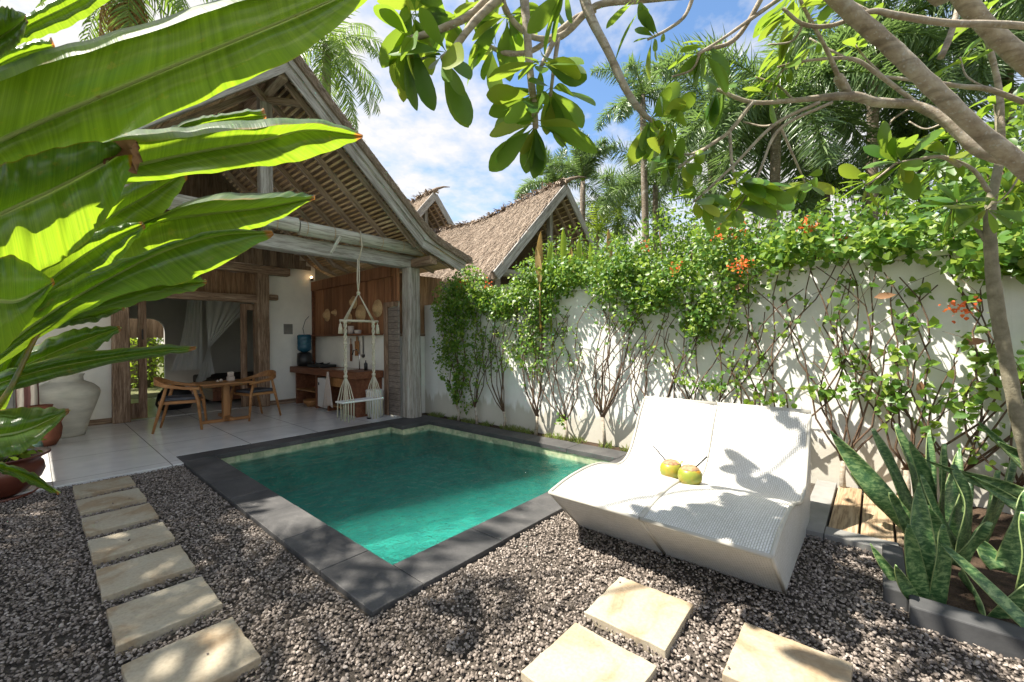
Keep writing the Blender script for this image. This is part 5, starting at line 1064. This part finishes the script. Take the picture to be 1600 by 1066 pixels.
# thick limb from beyond the right edge to the top
limb(fa,[(1800,470,2.3,74.1),(1700,350,2.2,58.5),(1600,262,2.1,45.2),(1530,205,2.05,39.0),(1450,130,2.0,37.4),(1390,72,2.0,35.9),(1330,20,1.95,34.3),(1270,-40,1.9,32.8)],'limb',14)
limb(fa,[(1800,470,2.3,90),(1850,700,2.4,120),(1870,900,2.45,130)],'trunk',14)
limb(fa,[(1800,300,2.4,64.8),(1690,170,2.3,57.6),(1600,95,2.2,47.5),(1540,40,2.15,43.2),(1490,-20,2.1,39.6)],'limb',14)
limb(fa,[(1590,255,2.25,27.2),(1530,235,2.3,30.4),(1480,190,2.35,27.2),(1430,165,2.4,21.6),(1370,160,2.4,18.4),(1325,150,2.4,16.0),(1240,157,2.4,8.8),(1175,160,2.4,7.2),(1120,140,2.4,5.6)],'limb',12)
limb(fa,[(1327,152,2.4,14.4),(1318,135,2.4,17.6),(1310,122,2.38,17.6),(1306,118,2.38,9.6)],'broken_stub',8)
limb(fa,[(1650,45,2.0,16),(1560,38,1.95,15),(1480,36,1.95,14),(1400,24,1.95,13),(1360,18,1.95,10),(1300,40,2.0,8),(1255,38,2.0,7),(1222,12,2.0,6)],'branch',8)
limb(fa,[(1175,160,2.4,8),(1140,205,2.4,7),(1105,230,2.4,6),(1060,262,2.4,5)]); limb(fa,[(1280,160,2.4,7),(1210,195,2.4,6),(1145,260,2.4,5),(1085,315,2.4,4)]); limb(fa,[(1300,160,2.4,6),(1220,200,2.4,6),(1190,260,2.4,4),(1175,300,2.4,4)])
limb(fa,[(1140,205,2.4,6),(1143,250,2.4,5),(1150,290,2.4,4)])
limb(fa,[(1312,125,2.38,9),(1290,75,2.3,7),(1255,10,2.2,6),(1240,-30,2.2,5)]); limb(fa,[(1430,160,2.4,9),(1370,115,2.4,8),(1330,92,2.4,7),(1260,95,2.4,5),(1215,105,2.4,4)]); limb(fa,[(1600,160,2.4,12),(1545,140,2.4,12),(1500,135,2.4,10),(1450,128,2.4,8),(1380,120,2.4,6)])
limb(fa,[(1470,90,2.4,14),(1485,55,2.4,12),(1500,0,2.4,10)]); limb(fa,[(1565,235,2.5,14),(1562,150,2.5,12),(1550,90,2.5,11),(1530,20,2.5,10)])
limb(fa,[(1500,260,2.5,10),(1470,245,2.5,8),(1430,250,2.5,6),(1400,255,2.5,4)]); limb(fa,[(1545,300,2.6,10),(1520,265,2.6,8),(1480,245,2.6,5)])
limb(fa,[(1200,-20,1.9,9),(1150,60,2.0,8),(1095,80,2.0,6)]); limb(fa,[(1250,-25,1.9,9),(1180,25,1.95,7),(1130,60,1.95,5),(1090,85,1.95,5)])
# drooping overhead branches
limb(fa,[(815,-40,2.36,15),(822,30,2.36,13),(828,110,2.36,12),(834,160,2.36,11),(837,200,2.36,9)]); limb(fa,[(905,-40,2.56,18),(920,20,2.56,15),(950,80,2.56,13),(978,140,2.56,12),(1005,178,2.56,9),(1030,195,2.56,5)])
limb(fa,[(775,-20,2.29,12),(740,20,2.29,12),(690,45,2.29,11),(635,63,2.29,9)]); limb(fa,[(800,-20,2.23,13),(745,30,2.23,12),(710,75,2.23,10),(690,92,2.23,8)])
limb(fa,[(1100,-10,2.84,13),(1000,0,2.84,11),(930,10,2.84,11),(880,55,2.9,10),(840,60,2.9,9),(810,42,2.9,9),(790,15,2.84,10),(780,-25,2.7,10)]); limb(fa,[(930,15,2.97,10),(900,28,2.97,9),(870,52,2.97,9),(830,80,2.97,8),(790,83,2.97,8),(760,70,2.97,6)])
limb(fa,[(870,55,2.3,9),(855,85,2.3,8),(845,105,2.3,6)]); limb(fa,[(872,60,2.35,8),(865,110,2.35,6),(860,150,2.35,5)])
limb(fa,[(1085,-10,2.7,7),(1070,25,2.7,6),(1045,45,2.7,5),(1012,62,2.7,4)])
for (x0,y0,x1,y1,d_) in ((1330,95,1265,60,2.4),(1260,95,1200,150,2.4),(1210,195,1160,190,2.4),(1240,157,1180,120,2.4),(1220,200,1260,290,2.4),(1190,260,1150,330,2.4),(1105,230,1040,230,2.4),(1380,120,1330,60,2.4),(1400,255,1350,290,2.5),(1430,165,1380,215,2.5),(1480,190,1420,190,2.5),(1255,38,1200,70,2.2),(1360,18,1310,-10,2.0),(1095,80,1050,120,2.0),(1545,140,1500,90,2.4),(1600,262,1540,330,2.4)):
    limb(fa,[(x0,y0,d_,5),((x0+x1)/2+random.uniform(-12,12),(y0+y1)/2+random.uniform(-12,12),d_+.05,4),(x1,y1,d_+.1,3)],'twig',5)
# slim tree
limb(fb,[(1640,860,2.75,36),(1612,740,2.72,34),(1590,650,2.7,33),(1572,560,2.7,31),(1556,470,2.7,30),(1548,390,2.7,27),(1547,330,2.7,24),(1556,280,2.72,18),(1562,240,2.75,15),(1558,150,2.8,12)],'trunk',12,'bark_smooth')
limb(fb,[(1548,385,2.7,14),(1520,350,2.75,8),(1490,320,2.8,5)],'branch',7,'bark_smooth')
# leaf whorls
def whorls(parent,tips,mat='frangi_leaf',L=0.27,wr=0.34,nm='leaf_cluster',n=13,T_=OBOV):
    for (px,py,d,dx,dy,dd,k,ls) in tips:
        p=np.array(P(px,py,d)); ax=unit(np.array(Rd)*dx-np.array(Ud)*dy+np.array(Fd)*dd); k=int((k or n)*(1.0 if px<1000 else 1.35))
        a=rng.uniform(0,2*PI,k)+np.arange(k)*2.4; e1=unit(np.cross(ax,[0.1,0.2,1.0])); e2=np.cross(ax,e1); sp=rng.uniform(0.9,1.6,k)[:,None]
        dirs=unit(ax[None]*rng.uniform(-0.1,0.8,k)[:,None]+sp*(np.cos(a)[:,None]*e1+np.sin(a)[:,None]*e2)); dirs[:,2]-=0.15; pos=p[None]-ax[None]*rng.uniform(0,0.07,k)[:,None]
        LL=L*ls*(rng.uniform(.65,1.35,k) if px<1000 else rng.uniform(.5,1.1,k)); V=place(T_[0],pos,unit(dirs),unit(np.tile([0,0,1.0],(k,1))+ax*0.6+rng.normal(size=(k,3))*0.25),LL,LL*wr)
        fast(nm,V,T_[1],k,len(T_[0]),G[mat],parent,smooth=True)
whorls(fa,[(837,200,2.36,0,1,0,16,1.07),(832,160,2.43,-.2,.6,.3,9,1.1),(1030,190,2.56,.8,.3,0,13,1.17),(635,63,2.29,-1,.2,0,13,1.04),(688,92,2.23,-.7,.6,0,11,1.1),(640,20,2.29,-.5,-.5,.3,12,1.17),(760,70,2.97,-.8,.1,0,12,1.17),(700,20,2.43,-.3,-.8,0,12,1.17),(790,20,2.84,-.2,-.5,.2,11,1.17),(845,105,2.3,0,.6,0,12,0.9),(860,150,2.35,0,1,0,12,1.0),
 (1095,85,2.0,-.5,.7,0,11,.8),(1012,62,2.0,-1,.3,0,8,.7),(1060,262,2.4,-.6,.4,0,12,.9),(1085,315,2.4,-.5,.7,0,12,.85),(1175,300,2.4,0,1,0,12,1),(1150,290,2.4,-.3,1,0,10,.9),(1120,140,2.4,-1,-.1,0,12,.9),(1215,105,2.4,-1,.1,0,9,.8),(1222,12,2.0,-.5,-.5,0,9,.8),(985,0,2.1,-.8,-.5,0,8,.8),(880,-5,1.9,-.2,1,0,8,.8),(1400,255,2.5,-1,.2,0,15,1),(1480,245,2.6,-.6,-.2,0,15,1),(1440,215,2.6,-.2,-.8,0,12,.9),(1530,20,2.5,-.3,-.6,0,10,.9),(1240,-20,2.2,0,-.5,0,9,.9),(1050,190,2.3,.4,.1,0,10,.9),(1265,60,2.45,-.6,-.3,0,8,.7),(1200,150,2.5,-.5,.5,0,8,.7),(1180,120,2.5,-.6,-.3,0,8,.7),(1260,290,2.5,0,1,0,9,.8),(1150,330,2.5,0,1,0,9,.8),(1330,60,2.5,-.3,-.6,0,8,.7),(1350,290,2.6,-.6,.5,0,9,.8),(1310,-10,2.1,0,-.6,0,8,.7),(1500,90,2.5,-.3,-.5,0,8,.7),(1040,230,2.5,-.8,0,0,8,.8),(1540,330,2.5,-.4,.8,0,9,.8)])
whorls(fb,[(1490,320,2.8,-1,.2,0,16,.9),(1558,150,2.8,0,-1,0,14,.9),(1590,300,2.9,.5,-.2,0,14,.9)],T_=LANCE,wr=0.30)
def high(tx,ty,tz,t):
    return Vector((tx,ty,tz))+Vector((-0.40,0.445,1.0))*t
hub=Vector((3.4,1.2,5.6)); 
m=MB(); base=P(1490,-20,2.1); m.tube([base,base.lerp(hub,.5)+Vector((0,0,.4)),hub],[0.09,0.07,0.05],10); m.build('limb',G['bark'],fa)  # added limb above the view, carries the unseen shade crown
SHADE_SPOTS=[(3.95,.50,.85,3.6,9),(3.7,.72,.5,3.6,9),(3.0,.42,.45,3.7,8),(2.6,.5,.4,4.5,6),(3.6,-.2,.0,4.3,16),(3.2,-.4,.0,4.3,16),(2.8,-.2,.0,4.4,16),(2.3,.0,.0,4.6,12),(1.9,.1,.0,4.8,10),(2.6,.75,0,4.6,9),(3.4,0.1,0,4.4,14),(4.4,-.3,.3,4.3,14),(4.6,.2,.1,4.3,10),(1.5,1.6,.0,5.2,8),(1.35,2.2,.0,5.2,8)]  # unseen high whorls added so their leaves cast shadows on these spots
for i,(tx,ty,tz,t_,k_) in enumerate(SHADE_SPOTS):
    c_=high(tx,ty,tz,t_); m=MB(); mid_=hub.lerp(c_,.55)+Vector((random.uniform(-.15,.15),random.uniform(-.15,.15),.15)); m.tube([hub,mid_,c_],[0.03,0.018,0.011],6); m.build('branch',G['bark'],fa)
    rel=c_-CAM; z_=rel.dot(Fd); whorls(fa,[(800+F_PX*rel.dot(Rd)/z_,533-F_PX*rel.dot(Ud)/z_,z_,(c_-hub).dot(Rd),-(c_-hub).dot(Ud),(c_-hub).dot(Fd),k_,1.0)])
palm('coconut_palm','tall coconut palm outside the left edge that shades the stepping stones','palm tree',(-3.5,6.9,7.8),0,20,3.4,'coco',gp,(0.9,-0.7),0.16,41,dens=40,pinw=1.4)
palm('coconut_palm','second coconut palm outside the left edge, behind the first','palm tree',(-6.4,5.0,9.2),0,18,3.4,'coco',gp,(0.9,-0.7),0.16,42,dens=40,pinw=1.4)
palm('coconut_palm','unseen lower coconut palm added outside the left edge to shade the first stepping stones','palm tree',(-2.9,6.7,7.0),0,16,2.3,'coco',gp,(0.9,-0.5),0.14,43,dens=34,pinw=1.6)  # extra crown added out of view to deepen the shade over the path
palm('coconut_palm','unseen coconut palm added outside the left edge nearest the camera, for its shade','palm tree',(-4.9,3.7,7.6),0,18,2.6,'coco',gp,(0.9,-0.5),0.14,44,dens=34,pinw=1.6)  # added out of view so the near left gravel lies in shade
# a fruit hanging from the branch
m=MB(); c_=P(1093,246,2.4); m.lathe([(0.001,-.045),(0.025,-.03),(0.032,0),(0.022,0.03),(0.001,0.045)],tuple(c_),12); m.build('seed_pod',G['lime_leaf'],fa)
# ================================================================ SNAKE PLANTS
def blade(parent,base,tip,w,d0,d1,bend=0.0,n=18,mat='snake',face=None):
    b=P(base[0],base[1],d0); t_=P(tip[0],tip[1],d1); md=b.lerp(t_,.55)+Rd*bend+Ud*abs(bend)*.3; A=sub([tuple(b),tuple(md),tuple(t_)],n)
    tn=unit(np.gradient(A,axis=0)); fc=np.array(face) if face is not None else np.array(-Fd)+np.array(Rd)*random.uniform(-.5,.5)
    sd=unit(np.cross(tn,fc)); nn=np.cross(sd,tn); vs=[];uv=[];k=6
    for i in range(n):
        u=i/(n-1); wd=1.28*w*(0.62+0.38*math.sin(min(u*2.2,1)*PI/2))*(1-max(0,(u-.38)/.62)**1.45)+0.0015
        for j in range(k+1):
            v_=j/k*2-1; vs.append(tuple(A[i]+sd[i]*wd*v_+nn[i]*(0.22*wd*v_*v_+0.012*math.sin(u*7+v_*2)*w/0.05))); uv.append((j/k,u))
    m=MB(); fs=[];us=[]
    for i in range(n-1):
        for j in range(k):
            f=(i*(k+1)+j,i*(k+1)+j+1,(i+1)*(k+1)+j+1,(i+1)*(k+1)+j); fs.append(f); us.append([uv[q] for q in f])
    m.add(vs,fs,us,True); o=m.build('blade_leaf',G[mat],parent); sm=o.modifiers.new('thick','SOLIDIFY'); sm.thickness=0.005; return o
def snake(label,at,bl):
    g_=GZ(*at,0.03); s=thing('snake_plant',label,'snake plant',tuple(g_),'snake plants in the kerbed bed')
    for q in bl: blade(s,*q)
snake('tall dark mottled snake plant at the back of the bed',(1440,838),[((1432,835),(1298,674),.062,3.05,3.25,-.03),((1440,838),(1364,670),.060,3.1,3.3,0),((1446,836),(1400,662),.058,3.15,3.35,.03),((1455,835),(1422,690),.05,3.05,3.1,.04),((1468,842),(1476,694),.048,3.0,3.05,-.01),((1425,838),(1392,770),.05,2.95,2.9,-.02),((1442,836),(1330,740),.045,3.1,3.2,-.03),((1450,838),(1452,672),.04,3.2,3.4,.01),((1460,840),(1500,700),.045,3.2,3.4,.03)])
snake('bright green snake plant at the front kerb corner',(1455,948),[((1452,950),(1436,754),.048,2.35,2.45,-.015),((1446,950),(1420,820),.042,2.32,2.3,-.02),((1462,952),(1474,820),.04,2.3,2.3,.01),((1446,955),(1360,850),.022,2.35,2.45,-.03),((1440,952),(1400,884),.025,2.3,2.2,-.02)])
snake('wide leaved snake plant in the middle of the bed',(1505,880),[((1500,880),(1490,726),.065,2.75,2.9,.06),((1495,885),(1548,816),.055,2.6,2.55,-.02),((1485,885),(1450,790),.05,2.7,2.7,-.02),((1480,880),(1518,740),.045,2.8,3.0,.0),((1510,878),(1560,735),.05,2.85,3.0,.03),((1505,880),(1440,742),.04,2.8,2.9,-.03),((1515,885),(1590,700),.045,2.9,3.1,.03),((1500,895),(1540,975),.035,2.5,2.15,.02)])
snake('sprawling snake plant at the right edge of the photo',(1560,930),[((1640,1010),(1468,846),.030,1.95,2.25,-.0),((1570,900),(1605,765),.07,2.6,2.6,.03),((1600,960),(1600,800),.06,2.2,2.2,.02),((1540,985),(1620,905),.03,2.2,2.1,0),((1560,890),(1525,840),.045,2.6,2.7,0)])
ag=thing('arching_plant','plant with long thin yellow edged leaves arching in above the snake plants','plant',tuple(GZ(1640,830,0.03)))
for q in (((1640,800),(1442,717),.022,2.9,2.9,-.02),((1650,790),(1500,735),.03,2.8,2.9,0),((1650,780),(1530,660),.03,2.9,3.0,0),((1650,770),(1560,690),.035,2.7,2.8,.02),((1650,830),(1520,745),.03,2.7,2.8,0)): blade(ag,*q)
# ================================================================ HELICONIA CLUMP (left foreground)
def hleaf(parent,mid,up,lo,du,dl,label=None,ns=46,nc=9,ruf=0.004,curl=0.0,roll=0.0):
    """mid: (px,py,depth) along the midrib; up/lo: the two margins; du/dl: how far the margins lie behind (+) or in front of the midrib"""
    M=sub(mid,ns); U=sub([(a,b,0) for a,b in up],ns); L_=sub([(a,b,0) for a,b in lo],ns); vs=[];uv=[]; ph=random.uniform(0,6)
    fine=sub([(random.uniform(-1,1),0,0) for _ in range(ns//2)],ns)[:,0]; U[1:-1,1]+=2.2*fine[1:-1]; L_[1:-1,1]+=2.5*fine[::-1][1:-1]
    for i in range(ns):
        t_=i/(ns-1); env=math.sin(PI*min(1,max(0,t_*0.96+.04)))**.5
        for j in range(2*nc+1):
            if j<nc: E=U[i];s=(nc-j)/nc;dd=du
            elif j==nc: E=M[i];s=0;dd=0
            else: E=L_[i];s=(j-nc)/nc;dd=dl
            q_=0
            if roll and j<nc:
                q_=max(0,(s-.8)/.2); s=min(1,s/.8)-roll*q_
            x=M[i][0]*(1-s)+E[0]*s; y=M[i][1]*(1-s)+E[1]*s; d=M[i][2]+dd*env*s**1.15-0.03*env*math.sin(s*PI)*(1 if curl>=0 else -1)+ruf*s*math.sin(t_*38+ph)+ruf*0.8*s*fine[i]+curl*s**4*env-env*0.05*q_
            vs.append(tuple(P(x,y,d))); uv.append((0.5+(j-nc)/nc*0.5,t_))
    k=2*nc+1; fs=[];us=[]
    for i in range(ns-1):
        for j in range(2*nc):
            f=(i*k+j,i*k+j+1,(i+1)*k+j+1,(i+1)*k+j); fs.append(f); us.append([uv[q] for q in f])
    m=MB(); m.add(vs,fs,us,True)
    m.tube([Vector(P(*M[i]))-Fd*0.003*(1 if dl>=du else -1) for i in range(0,ns,3)],[0.006*M[0][2]*(1-0.85*i/ns)+.0008 for i in range(0,ns,3)],6)
    for f in range(len(m.f)-len(fs)): pass
    m.uv=[u if u else [(0.5,0.4)]*len(f) for u,f in zip(m.uv,m.f)]
    o=m.build('leaf',G['leaf_big'],parent); 
    if label: o['label']=label
    return o
hA=thing('heliconia_plant','big leaved heliconia clump filling the left foreground, leaves lit through by the sun','plant',(-0.75,0.75,0))
hleaf(hA,[(-160,300,.80),(0,222,.84),(150,155,.88),(330,80,.95),(480,18,1.02),(610,-40,1.1)],[(-160,190),(0,100),(150,55),(290,14),(440,-30),(610,-45)],[(-150,330),(0,275),(120,235),(300,165),(480,78),(612,-36)],-.07,.08,'largest leaf sweeping across the top left',60,roll=.22)
hleaf(hA,[(110,290,1.0),(200,263,1.05),(300,240,1.1),(400,222,1.15),(480,203,1.2),(567,213,1.25)],[(110,240),(190,205),(290,196),(400,186),(500,186),(567,211)],[(110,300),(220,284),(330,270),(430,257),(510,240),(567,215)],-.05,.06,'long leaf pointing at the roof edge',roll=.4)
hleaf(hA,[(250,225,1.3),(300,200,1.32),(350,188,1.34),(416,180,1.35)],[(250,205),(300,186),(350,176),(412,168)],[(250,240),(320,215),(380,200),(416,186)],-.02,.02,'small leaf with an orange tip',roll=.3)
hleaf(hA,[(0,70,1.2),(50,37,1.2),(110,8,1.25),(180,-30,1.3)],[(-10,40),(40,22),(90,-8),(175,-50)],[(10,75),(55,62),(120,35),(190,-10)],-.05,.05)
hleaf(hA,[(-40,95,.9),(0,60,.9),(20,45,.9),(40,28,.92)],[(-40,40),(0,12),(20,14),(42,22)],[(-40,110),(5,88),(30,68),(45,35)],-.03,.03)
hleaf(hA,[(-60,140,1.0),(0,100,1.05),(40,82,1.08),(86,72,1.1)],[(-60,110),(0,80),(45,66),(80,58)],[(-60,160),(10,112),(50,98),(86,82)],-.03,.04,'leaf with a rusty orange tip')
hleaf(hA,[(-90,385,.85),(0,335,.88),(80,298,.92),(150,262,.95),(205,232,.98)],[(-90,290),(0,258),(70,235),(140,222),(195,222)],[(-90,480),(0,445),(90,410),(160,350),(210,262)],-.06,.08,'broad glowing leaf with dark veins and a dry curled tip',52,ruf=.008)
hleaf(hA,[(60,440,1.15),(120,380,1.18),(180,335,1.2),(240,300,1.22),(292,268,1.24)],[(60,400),(120,345),(180,300),(230,278),(288,262)],[(80,450),(150,405),(215,370),(262,325),(293,280)],-.04,.06)
hleaf(hA,[(-30,520,1.05),(60,452,1.08),(130,400,1.1),(180,370,1.13),(225,350,1.16)],[(-30,460),(50,405),(110,375),(170,355),(222,346)],[(-20,540),(70,480),(150,440),(195,395),(228,356)],-.04,.05)
hleaf(hA,[(100,420,1.25),(230,352,1.28),(320,335,1.3),(410,325,1.33),(492,309,1.36)],[(110,395),(225,345),(330,305),(420,300),(470,300),(492,306)],[(100,440),(220,410),(320,385),(420,350),(492,312)],-.04,.05,'two lobed leaf with a pale upper margin',roll=.35)
hleaf(hA,[(-20,560,.95),(90,482,1.0),(190,425,1.03),(260,390,1.06),(340,368,1.1),(426,363,1.15)],[(-20,530),(80,455),(150,420),(220,396),(330,362),(424,360)],[(0,570),(110,500),(210,455),(290,440),(370,400),(428,367)],-.04,.06,'long leaf glowing yellow along its lower half',54)
hleaf(hA,[(60,510,1.15),(150,475,1.18),(240,448,1.2),(323,440,1.22)],[(60,490),(140,455),(230,430),(300,432),(323,438)],[(70,520),(160,490),(250,466),(300,455),(323,443)],-.03,.03)
hleaf(hA,[(20,520,1.2),(90,498,1.2),(150,487,1.22),(195,481,1.24)],[(20,500),(80,478),(140,474),(190,478)],[(25,530),(90,512),(150,502),(195,485)],.02,-.02)
hleaf(hA,[(30,575,1.1),(90,548,1.12),(140,528,1.14),(188,512,1.16)],[(30,555),(90,522),(140,512),(186,509)],[(35,588),(95,570),(150,545),(189,516)],.02,-.02)
hleaf(hA,[(-40,612,.95),(60,580,1.0),(150,562,1.05),(230,550,1.1),(306,543,1.15)],[(-40,590),(60,566),(140,549),(230,540),(306,541)],[(-40,640),(50,600),(140,578),(230,560),(306,546)],.02,-.02,'narrow leaf pointing at the dining chair')
hleaf(hA,[(-90,700,.85),(-20,684,.9),(40,672,.95),(108,641,1.0)],[(-90,650),(-20,640),(50,637),(107,638)],[(-90,760),(-20,722),(45,700),(108,645)],.06,-.07,'lowest broad leaf in front of the urn')
hleaf(hA,[(-60,712,.9),(0,728,.95),(45,745,1.0),(92,771,1.05)],[(-60,700),(0,722),(50,738),(92,769)],[(-60,730),(0,738),(45,757),(92,773)],.02,-.02,'slim leaf drooping over the glazed pot')
hleaf(hA,[(-60,480,.80),(-10,470,.85),(30,470,.9),(85,440,.95)],[(-60,420),(-20,410),(20,400),(84,436)],[(-60,560),(-10,560),(40,510),(86,444)],-.03,.05)
hleaf(hA,[(-70,700,1.0),(-25,640,1.0),(8,580,1.02),(50,520,1.05)],[(-80,660),(-40,600),(0,550),(48,518)],[(-60,720),(-5,660),(26,600),(56,524)],.0,.03)
hleaf(hA,[(-70,230,1.2),(-10,205,1.2),(40,180,1.25),(90,160,1.3)],[(-70,190),(-10,165),(40,155),(88,155)],[(-60,260),(0,235),(55,210),(92,165)],-.03,.03)
m=MB(); A=sub([tuple(P(150,262,.955)),tuple(P(180,238,.95)),tuple(P(206,228,.955)),tuple(P(214,246,.965)),tuple(P(206,268,.97))],14); vs=[]
for i in range(14):
    for q in range(5): vs.append(tuple(Vector(A[i])+Ud*((q-2)*0.009*math.sin(PI*(i+1)/15)+random.uniform(-.004,.004))+Fd*(0.012*math.cos(q*1.6+i)+random.uniform(-.004,.004))+Rd*random.uniform(-.003,.003)))
m.add(vs,[(i*5+q,i*5+q+1,i*5+q+6,i*5+q+5) for i in range(13) for q in range(4)],smooth=True); m.build('withered_tip',G['dryleaf'],hA)
# unseen leaves added above the frame's top edge to shade the leaves below
def shade_leaf(a,b_,w,h):
    A=P(*a)+SUN*h; B=P(*b_)+SUN*h; n=24; vs=[];uv=[]; d=(B-A).normalized(); sd=d.cross(SUN).normalized()
    for i in range(n):
        u=i/(n-1); c=A.lerp(B,u)+SUN*0.06*math.sin(PI*u); ww=w*math.sin(PI*(0.04+.96*u))**.5+.003
        for q in range(9):
            v_=(q-4)/4; vs.append(tuple(c+sd*ww*v_-SUN*0.03*abs(v_)+SUN*0.006*math.sin(u*30+q))); uv.append((.5+v_/2,u))
    fs=[(i*9+q,i*9+q+1,(i+1)*9+q+1,(i+1)*9+q) for i in range(n-1) for q in range(8)]; m=MB(); m.add(vs,fs,[[uv[k_] for k_ in f] for f in fs],True); m.build('leaf',G['leaf_big'],hA)
shade_leaf((-100,215,.80),(360,60,.95),.125,.55); shade_leaf((190,245,1.04),(430,205,1.16),.045,.9)
shade_leaf((250,60,.92),(560,-10,1.08),.085,.5); shade_leaf((-60,215,.84),(150,140,.9),.09,.7)
for (pts) in ([(-120,900,.9,14),(-40,700,.92,13),(20,600,.95,12),(60,520,1.0,10),(100,480,1.0,8)],[(-160,900,.85,16),(-100,600,.85,15),(-60,480,.85,13),(0,440,.9,9)],[(-130,800,1.0,14),(-20,600,1.05,12),(60,500,1.1,9),(130,420,1.15,6)],[(-170,700,.8,18),(-165,500,.8,16),(-160,305,.8,12)],[(-150,900,1.0,12),(-90,760,.9,10),(-60,690,.86,9)]):
    limb(hA,pts,'stalk',8,'leaf_big')
limb(hA,[(-200,1300,.85,26),(-170,1100,.85,24),(-150,900,.85,20),(-150,820,.88,18)],'stalk',8,'leaf_big')
